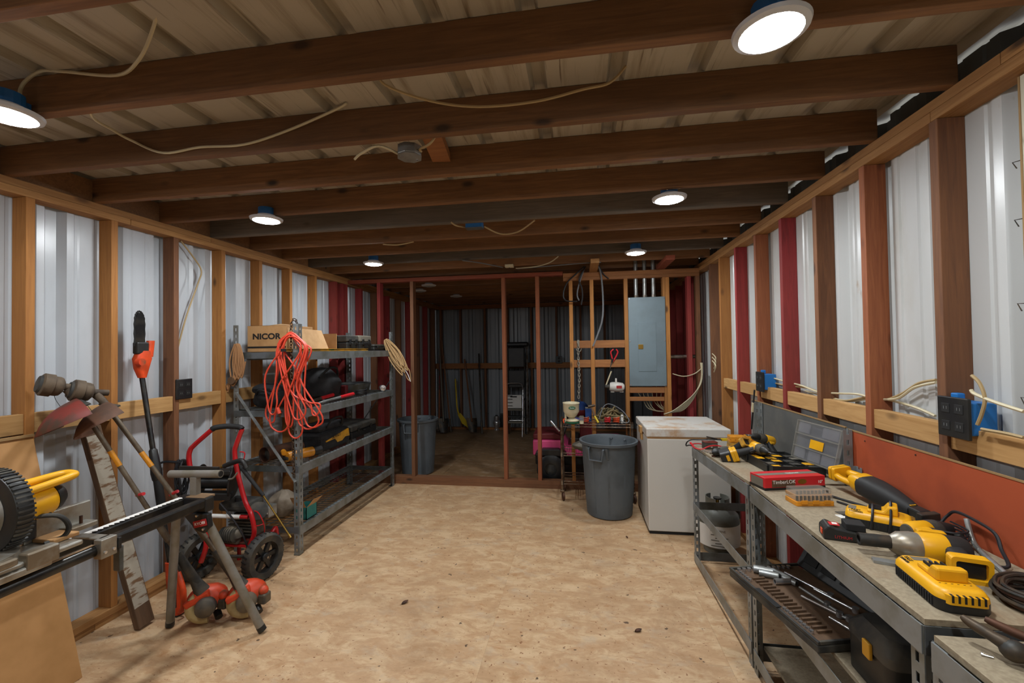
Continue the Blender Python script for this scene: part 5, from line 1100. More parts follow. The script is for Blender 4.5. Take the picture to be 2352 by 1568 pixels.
for x_ in (-.34, .30):
    for y_ in (5.09, 5.75):
        jw = MB().shell([(.07, -.055), (.14, -.06), (.165, -.045), (.168, 0), (.165, .045), (.14, .06), (.07, .055)], 26, o=(x_, y_, .17), d=(0, 1, 0)).build('wheel', 'black_plastic', smooth=True, **W); MB().lathe([(0, -.04), (.03, -.04), (.07, -.03), (.07, .03), (0, .03)], 16, o=(x_, y_, .17), d=(0, 1, 0)).build('hub', 'dusty_black', jw, smooth=True, world=True)
MB().box(.0, .20, 5.26, 5.62, .475, .72).build('seat_back', 'dark_red', bevel=.04, **W); MB().box(-.12, .0, 5.26, 5.62, .42, .50).build('seat', 'black_plastic', bevel=.02, **W)
MB().tube(crv([gy(1265, 967, 5.22), gy(1275, 978, 5.20), gy(1286, 990, 5.18)], 3), .016, 8).build('roll_bar', 'chrome', smooth=True, **W)
MB().tube([(-.20, 5.19, .53), (-.14, 5.19, .70), (-.14, 5.69, .70), (-.20, 5.69, .53)], .014, 8).build('windscreen_frame', 'black_plastic', smooth=True, **W)
c_ = gy(1333, 922, 5.36)
t = thing('play_ball', 'blue and dark red ball resting on top of the pink toy car', 'ball', (c_.x, 5.44, .721)); b = MB(); b.ell((0, 0, .095), (.10, .10, .095), 20, 10); o_ = b.build('lower_half', 'dark_red', t, smooth=True)
o_.data.materials[0] = MT['dark_red']; b = MB(); b.lathe([(.1005, .0), (.094, .04), (.07, .072), (.035, .092), (0, .0975)], 20, o=(0, 0, .097)); b.build('upper_half', 'blue_cloth', t, smooth=True)
# ================================================================== workbench row on the right
def zb(y): return .905-.055*max(0, y-2.28)/1.06
BX0, BX1 = .815, 1.285
def post(b, x, y, sx, sy, z0, z1): slotted(b, (x, y, 0), (sx, 0, 0), (0, sy, 0), .04, .0025, z1, z0=z0); slotted(b, (x, y+sy*.0025, 0), (0, sy, 0), (sx, 0, 0), .04, .0025, z1, z0=z0)
def bench(label, y0, y1, levels, tops, zf, backtop):
    t = thing('steel_workbench', label, 'workbench', ((BX0+BX1)/2, (y0+y1)/2, 0), group='steel workbench units'); W = dict(parent=t, world=True)
    for x_, sx in ((BX0, 1), (BX1, -1)):
        for y_, sy in ((y0, 1), (y1, -1)):
            b = MB(); post(b, x_, y_, sx, sy, 0, backtop if sx < 0 else zf(y_)-.016); b.build('post', 'steel_grey', **W)
    for z_, k in levels:
        f_ = (lambda y: zf(y)-.0155) if z_ is None else (lambda y: z_-(.905-zf(y)))
        for x_, s in ((BX0, -1), (BX1, 1)):
            xa, xb = x_+s*.0008, x_+s*.0035
            MB().add([(xa, y0+.002, f_(y0)-k), (xb, y0+.002, f_(y0)-k), (xb, y1-.002, f_(y1)-k), (xa, y1-.002, f_(y1)-k)]+[(xa, y0+.002, f_(y0)), (xb, y0+.002, f_(y0)), (xb, y1-.002, f_(y1)), (xa, y1-.002, f_(y1))],
                [(3, 2, 1, 0), (4, 5, 6, 7), (0, 1, 5, 4), (1, 2, 6, 5), (2, 3, 7, 6), (3, 0, 4, 7)]).build('long_beam', 'steel_grey', **W)
        for y_, s in ((y0, -1), (y1, 1)):
            ya, yb = sorted((y_+s*.0008, y_+s*.003)); MB().box(BX0+.002, BX1-.002, ya, yb, f_(y_)-k, f_(y_)).build('end_beam', 'steel_dark', **W)
    for z_ in tops:
        f_ = zf if z_ is None else (lambda y: z_)
        xa, xb = BX0+(.004 if z_ is None else .044), BX1-.003
        MB().add([(xa, y0+.001, f_(y0)-.015), (xb, y0+.001, f_(y0)-.015), (xb, y1-.001, f_(y1)-.015), (xa, y1-.001, f_(y1)-.015)]+[(xa, y0+.001, f_(y0)), (xb, y0+.001, f_(y0)), (xb, y1-.001, f_(y1)), (xa, y1-.001, f_(y1))],
            [(3, 2, 1, 0), (4, 5, 6, 7), (0, 1, 5, 4), (1, 2, 6, 5), (2, 3, 7, 6), (3, 0, 4, 7)]).build('board', 'particle_board', **W)
    return t
bench('farther steel workbench unit with an open frame beside the freezer', 2.285, 3.345, [(None, .065), (.49, .055), (.125, .06)], [None], zb, 1.165)
bench('nearer steel workbench unit carrying the yellow chargers', 1.195, 2.262, [(None, .07), (.49, .055), (.11, .06)], [None, .505, .125], lambda y: .905, 1.0)
BX1, zt = 1.275, .884
bench('low steel shelf unit in the bottom right corner', .15, 1.170, [(None, .07), (.45, .055)], [None], lambda y: .884, .868); BX1 = 1.285
t = thing('back_board', 'dark grey hardboard panel standing behind the farther bench', 'board', (1.293, 2.9, .86)); MB().box(1.289, 1.2945, 2.345, 3.50, .865, 1.163).build('panel', 'grey_board', t, world=True); MB().box(1.287, 1.2965, 2.345, 3.50, 1.163, 1.169).build('top_edge', 'edge_board', t, world=True)
t = thing('back_board', 'orange painted board standing behind the nearer bench', 'board', (1.293, 1.6, .87)); MB().box(1.289, 1.2945, .95, 2.335, .86, 1.158).build('panel', 'orange_board', t, world=True); MB().box(1.287, 1.2965, .95, 2.335, 1.158, 1.163).build('top_edge', 'edge_board', t, world=True)
for p in ((1.45, 1.13), (1.9, 1.14), (2.2, 1.13), (1.2, 1.0)): MB().cyl((1.2865, p[0], p[1]), (1.2895, p[0], p[1]), .003, n=8).build('screw', 'tool_iron', t, world=True)
outlet((XR-.018, 1.715, 1.315), -1, 'blue outlet box with a black four-socket plate nearest the camera'); outlet((XR-.018, 3.33, 1.315), -1, 'blue outlet box with a black plate above the farther bench')
cable('black cable plugged in below the far blue outlet box', [gx(1733, 895, XR-.04), gx(1731, 920, XR-.045), gx(1728, 960, XR-.045), gx(1726, 985, XR-.045)], m='cable_black', r=.006)
tag(MB().cyl(gx(1731, 925, XR-.045), gx(1729, 945, XR-.045), .012).build('cable_tag', 'cable_white', smooth=True), 'cream tag wrapped on the black cable by the grey board', 'tag')
# ---- cordless tools, built lying on their side: nose along +x, handle along -y, z is thickness
def foot(t, o, d, wd=.075, dp=.058, th=.03, opening=True, m='tool_yellow', battery=False):
    """battery shoe at the end of a handle"""
    o, d = V(o), V(d).normalized(); x = V((-d.y, d.x, 0))
    M = Matrix(((x.x, 0, d.x, o.x), (x.y, 0, d.y, o.y), (0, 1, 0, o.z), (0, 0, 0, 1)))
    f = MB(M); f.prism(rrect(wd, dp, .010, 3), 0, th*.55); f.build('battery_shoe', m, t, bevel=.003)
    f = MB(M); n = len(rrect(1, 1, .1, 3)); A = rrect(wd, dp, .010, 3); B = rrect(wd*.76, dp*.68, .006, 3)
    f.add([V((p[0], p[1], th)) for p in A]+[V((p[0], p[1], th)) for p in B]+[V((p[0], p[1], th*.55)) for p in A]+[V((p[0], p[1], th*.56)) for p in B],
        [(i, (i+1) % n, n+(i+1) % n, n+i) for i in range(n)]+[(i, 2*n+i, 2*n+(i+1) % n, (i+1) % n) for i in range(n)]+[(n+i, n+(i+1) % n, 3*n+(i+1) % n, 3*n+i) for i in range(n)]); f.build('shoe_rim', m, t)
    f = MB(M); f.prism(B, th*.56, th*.6); f.build('shoe_socket', 'black_plastic', t)
    if battery:
        f = MB(M); f.prism(rrect(wd*1.1, dp*1.05, .012, 3), th, th+.06); b = f.build('battery', 'black_plastic', t, bevel=.004); f = MB(M); f.prism(rrect(wd*1.12, dp*.6, .006, 3), th+.012, th+.03); f.build('battery_band', m, t, bevel=.002)
def drill(label, pos, xd, hd, battery=False, nose='chuck', z=.034, m='tool_yellow', rb=.032, L=.13, hl=.115, fs=1.):
    t = thing('cordless_drill', label, 'cordless drill', pos, group='cordless tools on the bench'); orient(t, xd, -V(hd))
    if V((0, 0, 1)).dot(MATS[t.name].to_3x3() @ V((0, 0, 1))) < 0: pass
    MB().lathe([(0, 0), (rb*.8, 0), (rb, .012), (rb, L*.6), (rb*.95, L*.62)], 20, o=(-L*.5, 0, 0), d=(1, 0, 0)).build('motor_body', m, t, smooth=True)
    MB().lathe([(rb*.98, 0), (rb*1.02, .01), (rb*1.02, L*.25), (rb*.8, L*.36), (0, L*.37)], 20, o=(-L*.5+L*.62, 0, 0), d=(1, 0, 0)).build('gear_case', 'dusty_black', t, smooth=True)
    if nose == 'chuck': MB().lathe([(rb*.75, 0), (rb*.78, .02), (rb*.6, .042), (rb*.2, .055), (0, .055)], 16, o=(L*.47, 0, 0), d=(1, 0, 0)).build('chuck', 'black_plastic', t, smooth=True); MB().cyl((L*.47+.05, 0, 0), (L*.47+.085, 0, 0), .004).build('bit', 'chrome', t)
    MB().lathe([(0, -.006), (rb*.7, -.004), (rb*.82, .004), (rb*.82, .014), (0, .014)], 18, o=(-L*.5, 0, 0), d=(1, 0, 0)).build('rear_cap', 'dusty_black', t, smooth=True)
    e = V((-.035, -hl, 0)); d = e.normalized()
    def ring(c, a, b_): x = V((-d.y, d.x, 0)); return [c+x*p[0]+V((0, 0, p[1])) for p in rrect(a, b_, min(a, b_)*.35, 3)]
    MB().loft([ring(V((-.012, -rb*.5, 0)), .05, .042), ring(e*.45, .04, .036), ring(e*.8, .044, .038), ring(e, .056, .044)]).build('handle', 'rubber_grip', t, smooth=True)
    MB().box(.012, .026, -rb-.03, -rb+.005, -.008, .008).build('trigger', 'black_plastic', t, bevel=.003)
    MB().bar(V((-.02, -rb*.3, .0)), V((-.02, -rb*.3, 0))+d*.03, .052, .046, (0, 0, 1)).build('handle_root', m, t, bevel=.008)
    foot(t, e, d, .075*fs, .058*fs, .03*fs, m=m, battery=battery)
    return t
def P4(px, py, y, dz): v = gy(px, py, y); return V((v.x, y, zb(y)+dz))
drill('cordless drill lying left with its black end toward the freezer', P4(1678, 1043, 2.93, .034), (-.95, -.3, 0), (.52, -.40, .42), m='dusty_yellow', L=.16, hl=.10)
drill('cordless drill pointing its bit at the camera with a black battery', (1.045, 2.755, zb(2.75)+.085), (.10, -1, .03), (-.72, -.62, -.25), battery=True, L=.12, hl=.115, fs=1.2)
drill('cordless drill farthest back with its empty yellow shoe to the right', P4(1757, 1003, 2.97, .105), (-.75, -.45, .25), (.62, .05, -.52), L=.14, hl=.125)
drill('cordless impact driver lying beside the strapped yellow charger', (1.145, 1.665, .939), (.98, .25, 0), (-.25, -.12, 0), L=.12, hl=.05, m='tool_yellow')
# ---- impact wrench
t = thing('impact_wrench', 'large yellow impact wrench with a long dark socket at the bench front', 'impact wrench', (1.045, 1.522, .944), group='cordless tools on the bench'); orient(t, (-.985, .17, 0), (.12, .99, 0))
MB().shell([(.0125, 0), (.019, 0), (.0195, .004), (.0195, .085), (.0125, .085)], 22, o=(.082, 0, -.004), d=(1, 0, 0)).build('socket', 'tool_iron', smooth=True, parent=t); MB().cyl((.085, 0, -.004), (.15, 0, -.004), .0122).build('socket_core', 'black_matt', t, smooth=True)
MB().lathe([(.0, .0), (.039, 0), (.041, .02), (.038, .05), (.026, .068), (.021, .074), (0, .074)], 24, o=(.012, 0, 0), d=(1, 0, 0)).build('hammer_case', 'aluminium', t, smooth=True)
MB().lathe([(0, 0), (.041, 0), (.043, .01), (.043, .06), (.04, .066), (0, .066)], 24, o=(-.052, 0, 0), d=(1, 0, 0)).build('motor_body', 'tool_yellow', t, smooth=True)
MB().lathe([(0, 0), (.032, 0), (.039, .012), (.0415, .055), (0, .055)], 24, o=(-.107, 0, 0), d=(1, 0, 0)).build('rear_grip', 'rubber_grip', t, smooth=True)
b = MB(); b.loft([[V((-.06, -.03, 0))+V((p[0], 0, p[1])) for p in rrect(.055, .045, .015, 3)], [V((-.055, -.07, 0))+V((p[0], 0, p[1])) for p in rrect(.045, .038, .015, 3)], [V((-.05, -.10, 0))+V((p[0], 0, p[1])) for p in rrect(.055, .044, .015, 3)]]); b.build('handle', 'rubber_grip', t, smooth=True)
foot(t, (-.05, -.10, .004), (.12, -1, 0), .088, .07, .036)
MB().box(-.045, .0, -.018, .018, .0425, .0435).build('rating_label', 'print_red', t)
tag(MB().bar((.885, 1.492, .9095), (.985, 1.455, .9095), .028, .008).build('metal_strip', 'galvanised'), 'flat grey metal strip lying under the impact wrench socket', 'strip')
# ---- reciprocating saw
t = thing('reciprocating_saw', 'long yellow and black reciprocating saw lying against the orange board', 'saw', (1.215, 2.04, .958)); orient(t, (.11, -.99, -.04), (.99, .11, .1))
foot(t, (-.165, .0, .012), (-1, -.1, 0), .085, .06, .035)
MB().tube(crv([(-.17, .028, .012), (-.12, .03, .016), (-.07, .03, .018)], 4), .017, 10).build('upper_handle', 'tool_yellow', smooth=True, parent=t); MB().tube(crv([(-.17, -.028, .008), (-.12, -.035, .006), (-.07, -.03, .005)], 4), .014, 10).build('lower_handle', 'tool_yellow', smooth=True, parent=t)
def rg(x, a, b_, z=0): return [V((x, p[0], p[1]+z)) for p in rrect(a, b_, min(a, b_)*.38, 4)]
MB().loft([rg(-.085, .075, .055, .012), rg(-.06, .09, .075, .012), rg(-.03, .092, .082, .01), rg(.01, .09, .08, .006)]).build('motor_body', 'tool_yellow', t, smooth=True)
MB().loft([rg(-.03, .094, .084, .008), rg(.03, .096, .086, .006), rg(.10, .082, .078, .002), rg(.17, .062, .062, -.006), rg(.20, .05, .05, -.01)]).build('rubber_boot', 'rubber_grip', t, smooth=True)
MB().box(.195, .25, -.022, .022, -.03, .012).build('blade_clamp', 'black_plastic', t, bevel=.006); MB().box(.25, .275, -.035, .03, -.035, .012).build('shoe', 'tool_iron', t, bevel=.003); MB().box(.19, .2, -.012, .012, .01, .016).build('release_lever', 'tool_yellow', t, bevel=.002)
# ---- chargers
def charger(label, pos, rz, L=.21, Wd=.115, H=.066, wrap=False, twist=0):
    t = thing('battery_charger', label, 'battery charger', pos, rz, group='battery chargers on the bench')
    A = rrect(L, Wd, .03, 5)
    cb = MB().loft([[V((p[0]*.97, p[1]*.97, .0)) for p in A], [V((p[0], p[1], .006)) for p in A], [V((p[0], p[1], .030)) for p in A]]).build('base', 'black_plastic', t, smooth=True)
    for i in range(16):
        for s in (-1, 1): MB().box(-L*.36+i*L*.048-.002, -L*.36+i*L*.048+.002, s*Wd*.5-.0015, s*Wd*.5+.0015, .004, .027).build('base_rib', 'black_matt', cb)
    ts = MB().loft([[V((p[0], p[1], .0305)) for p in A], [V((p[0]*.99, p[1]*.985, .040)) for p in A], [V((p[0]*.93, p[1]*.86, .052)) for p in A], [V((p[0]*.85, p[1]*.72, .055)) for p in A]]).build('top_shell', 'tool_yellow', t, smooth=True)
    dk = [(-.03, 0), (.055, 0), (.055, .034), (.03, .034), (.015, .012), (-.03, .012)]
    b = MB(Matrix(((1, 0, 0, .0), (0, 0, 1, 0), (0, 1, 0, .054), (0, 0, 0, 1)))); b.prism(dk, -.034, .034); dk_ = b.build('dock', 'tool_yellow', t, bevel=.006)
    for k in range(4): MB().box(-.026, .01, -.02+k*.0125, -.016+k*.0125, .0665, .073).build('terminal', 'black_matt', dk_)
    MB().box(.0, .008, -.012, .006, .067, .070).build('red_marker', 'red_plastic', dk_)
    for k in range(6):
        y_ = -.032+k*.0128; MB().box(L*.32, L*.40+.0262, y_-.0022, y_+.0022, .030, .0472).build('vent_slot', 'black_matt', ts)
        MB().bar((L*.29, y_, .0535), (L*.42, y_, .0475), .0044, .004).build('vent_slot', 'black_matt', ts)
    MB().loft([[V((L*.40+p[0], p[1], z)) for p in rrect(.05, .085, .01, 3)] for z in (.024, .046)]).build('vent_lip', 'tool_yellow', t, smooth=True)
    MB().box(-.085, -.062, -.022, .022, .0552, .0557).build('rating_label', 'print_grey', ts)
    M = MATS[t.name]
    text('FAST', 'lettering', .013, M @ tm((-.062, -.035, .0575), (1, 0, 0), (0, 1, .25)), 'print_black', ts); text('CHARGER', 'lettering', .009, M @ tm((-.062, -.045, .0548), (1, 0, 0), (0, 1, .35)), 'print_black', ts)
    if wrap:
        for yy_ in (-.02, .03): MB().tube(crv([(yy_, -Wd*.5-.004, .004), (yy_+.005, -Wd*.5, .05), (yy_+.006, 0, .098 if yy_ > 0 else .075), (yy_+.004, Wd*.5, .05), (yy_, Wd*.5+.004, .004)], 5), .0045, 6).build('cord_wrap', 'cable_black', t, smooth=True)
    return t
charger('yellow fast charger at the near end of the bench', (.944, 1.325, .905), -PI/2-.12)
charger('yellow fast charger wrapped with its black cord in the bench middle', (1.075, 1.775, .905), -.55, L=.19, Wd=.105, wrap=True)
# ---- slide battery
t = thing('slide_battery', 'black slide battery with red lettering and a red button on the bench', 'battery', (.895, 1.655, .905), -.25)
b = MB(Matrix(((1, 0, 0, 0), (0, 0, 1, 0), (0, 1, 0, 0), (0, 0, 0, 1)))); b.prism([(-.065, .0), (.065, 0), (.065, .03), (-.03, .042), (-.05, .05), (-.065, .034)], -.036, .036); b.build('case', 'black_plastic', t, bevel=.005)
MB().box(.0, .055, -.028, .028, .036, .06).build('terminal_block', 'black_matt', t, bevel=.003); MB().box(-.0672, -.064, -.018, .002, .012, .03).build('release_button', 'orange_plastic', t, bevel=.001); MB().box(-.045, -.015, -.02, .01, .0465, .0485).build('red_tab', 'red_plastic', t, bevel=.001); MB().box(-.035, -.02, -.012, .004, .0486, .0492).build('white_label', 'paper_white', t)
text('LITHIUM', 'lettering', .013, MATS[t.name] @ tm((-.01, -.0368, .014), (1, 0, 0), (0, 0, 1)), 'print_red', t); MB().box(.034, .06, -.0366, -.036, .006, .024).build('red_badge', 'print_red', t)
# ---- cards and papers
for lb, c, s, rz, m, dz in (('dark card lying under the teal card on the bench', (1.065, 1.895), (.12, .05), .15, 'dusty_black', 0), ('teal card lying on the dark card beside the saw', (1.075, 1.90), (.05, .035), .1, 'print_teal', .002), ('bright white card lying in front of the saw', (1.012, 1.862), (.055, .034), .2, 'print_white', .0)):
    t = thing('card', lb, 'card', (c[0], c[1], .905+dz), rz, group='cards on the bench'); MB().prism(rrect(s[0], s[1], .003, 2), .0002, .0016).build('sheet', m, t)
    MB().box(-s[0]*.4, s[0]*.2, s[1]*.3, s[1]*.36, .0017, .0019).build('print_line', 'print_grey', t)
# ---- screw box
t = thing('screw_box', 'long red screw box with white lettering on the bench', 'box', (.97, 2.235, .905), .25); L_, D_, H_ = .30, .105, .058
MB().box(-L_/2, L_/2, -D_/2, D_/2, .0, H_).build('carton', 'red_plastic', t, bevel=.0015); MB().box(-L_/2-.0006, L_/2+.0006, -D_/2-.0006, D_/2+.0006, .0, .012).build('black_band', 'black_plastic', t); MB().box(-L_/2, L_/2, -.012, .018, H_, H_+.0006).build('top_band', 'print_grey', t)
MB().box(-.115, -.0, -D_/2-.0006, -D_/2, .014, .046).build('picture', 'weathered_plank', t); MB().box(-L_/2-.0006, -L_/2, -.04, .045, .012, .05).build('end_picture', 'print_grey', t)
n_ = 16; MB(Matrix(((1, 0, 0, .035), (0, 0, 1, 0), (0, 1, 0, .035), (0, 0, 0, 1)))).prism([(.022*math.cos(2*PI*i/n_), .012*math.sin(2*PI*i/n_)) for i in range(n_)], -D_/2-.0008, -D_/2).build('gold_seal', 'brass', t)
M = MATS[t.name]; text('TimberLOK', 'lettering', .023, M @ tm((-.055, -D_/2-.0008, .036), (1, 0, 0), (0, 0, 1)), 'print_white', t); text('10"', 'lettering', .018, M @ tm((.125, -D_/2-.0008, .03), (1, 0, 0), (0, 0, 1)), 'print_white', t); text('TimberLOK', 'lettering', .014, M @ tm((.03, .003, H_+.001), (1, 0, 0), (0, 1, 0)), 'print_white', t)
# ---- bit cases
def bitcase(label, pos, rz, s=(.155, .085, .045), clear=True, m='amber'):
    t = thing('bit_case', label, 'bit case', pos, rz, group='yellow bit cases on the bench'); a, b_, h = s
    MB().prism(rrect(a, b_, .008, 3), 0, h*.42).build('tray', m, t, bevel=.002); MB().prism(rrect(a*.98, b_*.96, .008, 3), h*.43, h).build('lid', 'clear_dirty' if clear else m, t, bevel=.004)
    if clear:
        for k in range(9): MB().cyl((-a*.42+k*a*.105, -b_*.3, h*.42), (-a*.42+k*a*.105, -b_*.3, h*.85), .005, n=8).build('bit', 'tool_iron', t)
    for k in (-.3, 0, .3): MB().box(a*k-.012, a*k+.012, -b_*.5-.004, -b_*.5+.001, h*.2, h*.55).build('latch', m, t, bevel=.001)
    return t
bitcase('clear topped yellow bit case nearest the bench front edge', (.955, 2.005, .905), .12); bitcase('yellow bit case lying just behind the clear topped one', (1.0, 2.105, .905), .18, (.16, .08, .034), True)
for i, (px_, y_, k, lb) in enumerate(((1690, 3.26, 0, 'lower left yellow case in the far stack on the bench'), (1727, 3.27, 0, 'lower right yellow case in the far stack on the bench'), (1691, 3.26, 1, 'upper left plain yellow case in the far stack on the bench'), (1729, 3.27, 1, 'upper right yellow case with a dark lid in the far stack'))):
    c_ = gy(px_, 1000, y_); t = bitcase(lb, (c_.x, y_, zb(y_)+.001+.043*k), -.1, (.105, .09, .042), False, 'amber' if k else 'dusty_yellow')
    if k and i == 3: MB().box(-.04, .04, -.03, .03, .0425, .0455).build('dark_panel', 'dusty_black', t, bevel=.001)
# ---- organizer with a clear lid
t = thing('parts_organizer', 'open black and yellow parts organizer with a clear lid propped upright', 'organizer', (1.125, 2.62, zb(2.62))); W = dict(parent=t, world=True)
def ob(x0, x1, y0, y1, a, b_, m, name, bev=0):
    MB().add([(x_, y_, zb(y_)+h) for h in (a, b_) for y_ in (y0, y1) for x_ in (x0, x1)], [(0, 2, 3, 1), (4, 5, 7, 6), (0, 1, 5, 4), (2, 6, 7, 3), (0, 4, 6, 2), (1, 3, 7, 5)]).build(name, m, bevel=bev, **W)
ob(.985, 1.235, 2.42, 2.86, .001, .012, 'black_plastic', 'tray_floor'); 
for a in ((.985, .992, 2.42, 2.86), (1.228, 1.235, 2.42, 2.86), (.992, 1.228, 2.42, 2.427), (.992, 1.228, 2.853, 2.86)): ob(*a, .012, .05, 'black_plastic', 'tray_wall')
for k in range(1, 6): ob(.992, 1.228, 2.42+k*.073, 2.424+k*.073, .012, .046, 'black_plastic', 'divider')
for k in range(1, 4): ob(.985+k*.062, .989+k*.062, 2.427, 2.853, .012, .046, 'black_plastic', 'divider')
q = random.Random(9)
for i in range(6):
    for j in range(4):
        if (i+j) % 3 != 2: ob(.996+j*.062, 1.040+j*.062, 2.432+i*.073, 2.482+i*.073, .0125, .044+.004*q.random(), 'tool_yellow' if q.random() < .42 else ('dusty_black' if q.random() < .6 else 'print_grey'), 'bin_cup', .003)
for y_ in (2.5, 2.78): ob(.978, .9845, y_-.025, y_+.025, .01, .045, 'black_plastic', 'latch', .002)
cn = [gx(1822, 1048, 1.222), gx(1922, 1085, 1.222), gx(1942, 990, 1.268), gx(1838, 963, 1.268)]
bl = lambda u, v: (cn[0]*(1-u)+cn[1]*u)*(1-v)+(cn[3]*(1-u)+cn[2]*u)*v
nr = V((-.98, 0, .2)).normalized()
MB().grid(lambda u, v: bl(u, v), 4, 4, .003, nr).build('clear_lid', 'glass_clear', **W)
for (u0, u1, v0, v1) in ((0, 1, 0, .03), (0, 1, .97, 1), (0, .02, 0, 1), (.98, 1, 0, 1), (0, 1, .31, .34), (0, 1, .64, .67)):
    P_ = [bl(u0, v0), bl(u1, v0), bl(u1, v1), bl(u0, v1)]; MB().add(P_+[p+nr*.014 for p in P_], [(3, 2, 1, 0), (4, 5, 6, 7), (0, 1, 5, 4), (1, 2, 6, 5), (2, 3, 7, 6), (3, 0, 4, 7)]).build('lid_rib', 'clear_dirty', **W)
for (u0, u1, v0, v1) in ((.05, .3, .05, .29), (.4, .65, .05, .29), (.7, .95, .05, .29), (.05, .32, .70, .95), (.62, .95, .70, .95)):
    P_ = [bl(u0, v0), bl(u1, v0), bl(u1, v1), bl(u0, v1)]; MB().add([p+nr*.004 for p in P_]+[p+nr*.012 for p in P_], [(3, 2, 1, 0), (4, 5, 6, 7), (0, 1, 5, 4), (1, 2, 6, 5), (2, 3, 7, 6), (3, 0, 4, 7)]).build('lid_boss', 'glass_clear', bevel=.002, **W)
P_ = [bl(.36, .36), bl(.66, .36), bl(.66, .58), bl(.36, .58)]; MB().add([p+nr*.003 for p in P_]+[p+nr*.0045 for p in P_], [(3, 2, 1, 0), (4, 5, 6, 7), (0, 1, 5, 4), (1, 2, 6, 5), (2, 3, 7, 6), (3, 0, 4, 7)]).build('lid_sticker', 'tool_yellow', **W)
# ---- tester and leads at the far end
Y_ = 3.20
t = thing('battery_tester', 'small black and red tester box at the far end of the bench', 'tester', P4(1630, 1010, Y_, 0), .1); MB().box(-.045, .045, -.03, .03, .001, .045).build('case', 'dusty_black', t, bevel=.004); MB().box(-.045, .045, -.03, .03, .0455, .053).build('top', 'dull_red', t, bevel=.002); MB().cyl((-.0, -.030, .02), (0, -.034, .02), .007).build('dial', 'chrome', t, smooth=True)
t = thing('test_clip', 'black spring clip lying on top of the small tester box', 'clip', P4(1640, 998, Y_+.01, .0545)); c_ = t.location.copy(); W = dict(parent=t, world=True)
MB().bar(c_+V((-.05, 0, .012)), c_+V((.05, .0, .008)), .018, .007).build('jaw', 'black_plastic', bevel=.002, **W); MB().bar(c_+V((-.05, .0, .028)), c_+V((.02, 0, .013)), .018, .007).build('jaw', 'black_plastic', bevel=.002, **W); MB().box(c_.x+.045, c_.x+.085, c_.y-.008, c_.y+.008, c_.z+.001, c_.z+.018).build('vial_end', 'yellow_handle', bevel=.002, **W)
def lead(label, pts, m): return cable(label, [P4(a, b, y, dz) if dz is not None else gy(a, b, y) for a, b, y, dz in pts], r=.0045, m=m, name='test_lead')
lead('red test lead curving at the far bench corner', [(1668, 1008, 3.16, .012), (1650, 1004, 3.15, .03), (1630, 1006, 3.13, .03), (1612, 1018, 3.12, .01), (1598, 1022, 3.14, .012), (1590, 1018, 3.2, .02), (1592, 1008, 3.27, .02), (1605, 1002, 3.29, .02), (1618, 1000, 3.30, .01)], 'red_plastic')
lead('black test lead hanging over the far bench corner', [(1625, 998, 3.30, .05), (1605, 1000, 3.31, .045), (1588, 1008, 3.335, .04), (1578, 1018, 3.36, .018), (1576, 1024, 3.37, -.01), (1584, 1027, 3.30, .006), (1596, 1024, 3.22, .006)], 'cable_black')
t = thing('test_clip', 'red alligator clip at the far left corner of the bench', 'clip', P4(1592, 1015, 3.26, 0)); c_ = t.location.copy(); W = dict(parent=t, world=True); MB().cyl(c_+V((-.01, .03, .022)), c_+V((-.005, -.05, .012)), .008, .005).build('boot', 'red_plastic', smooth=True, **W); MB().cyl(c_+V((-.005, -.05, .012)), c_+V((.0, -.08, .008)), .004).build('jaw', 'chrome', smooth=True, **W)
t = thing('test_clip', 'red alligator clip lying before the yellow case stack', 'clip', P4(1668, 1008, 3.12, 0)); c_ = t.location.copy(); W = dict(parent=t, world=True); MB().cyl(c_+V((-.03, .0, .012)), c_+V((.025, -.01, .012)), .008, .006).build('boot', 'red_plastic', smooth=True, **W); MB().cyl(c_+V((.025, -.01, .012)), c_+V((.055, -.015, .01)), .005).build('jaw', 'chrome', smooth=True, **W)
def wrench(label, p0, p1, m='chrome', r=.006, name='wrench'):
    p0, p1 = V(p0), V(p1); t = thing(name, label, name.replace('_', ' '), p0, group='hand tools on the bench'); W = dict(parent=t, world=True); d = (p1-p0).normalized(); L = (p1-p0).length
    MB().bar(p0+d*.02, p1-d*.02, r*1.8, r).build('shank', m, bevel=.0015, **W); MB().shell([(.008, -r*.6), (.014, -r*.6), (.014, r*.6), (.008, r*.6)], 14, o=p0+d*.012).build('ring_end', m, smooth=True, **W)
    sd = d.cross(V((0, 0, 1))).normalized()
    for s in (-1, 1): MB().bar(p1-d*.022+sd*s*.008, p1+sd*s*.011, .006, r).build('jaw', m, **W)
wrench('long chrome wrench lying along the far bench edge', P4(1612, 1024, 3.06, .006), P4(1680, 1018, 3.12, .006)); wrench('dull wrench lying behind the long chrome one', P4(1630, 1024, 3.0, .006), P4(1692, 1022, 3.02, .006), 'worn_chrome'); wrench('short rusty tool on the bench left of the drill', P4(1636, 1036, 2.90, .006), P4(1656, 1036, 2.93, .006), 'rust_iron')
t = thing('adjustable_pliers', 'shiny pliers lying before the drills at the far end', 'pliers', P4(1700, 1012, 3.10, 0)); c_ = t.location.copy(); W = dict(parent=t, world=True)
MB().ell(c_+V((0, 0, .018)), (.03, .018, .012), 12, 8).build('head', 'chrome', smooth=True, **W)
for s in (-1, 1): MB().tube(crv([c_+V((.02, 0, .016)), c_+V((.07, s*.02, .03)), c_+V((.12, s*.012-.02, .05))], 4), .007, 7).build('grip', 'dusty_yellow', smooth=True, **W)
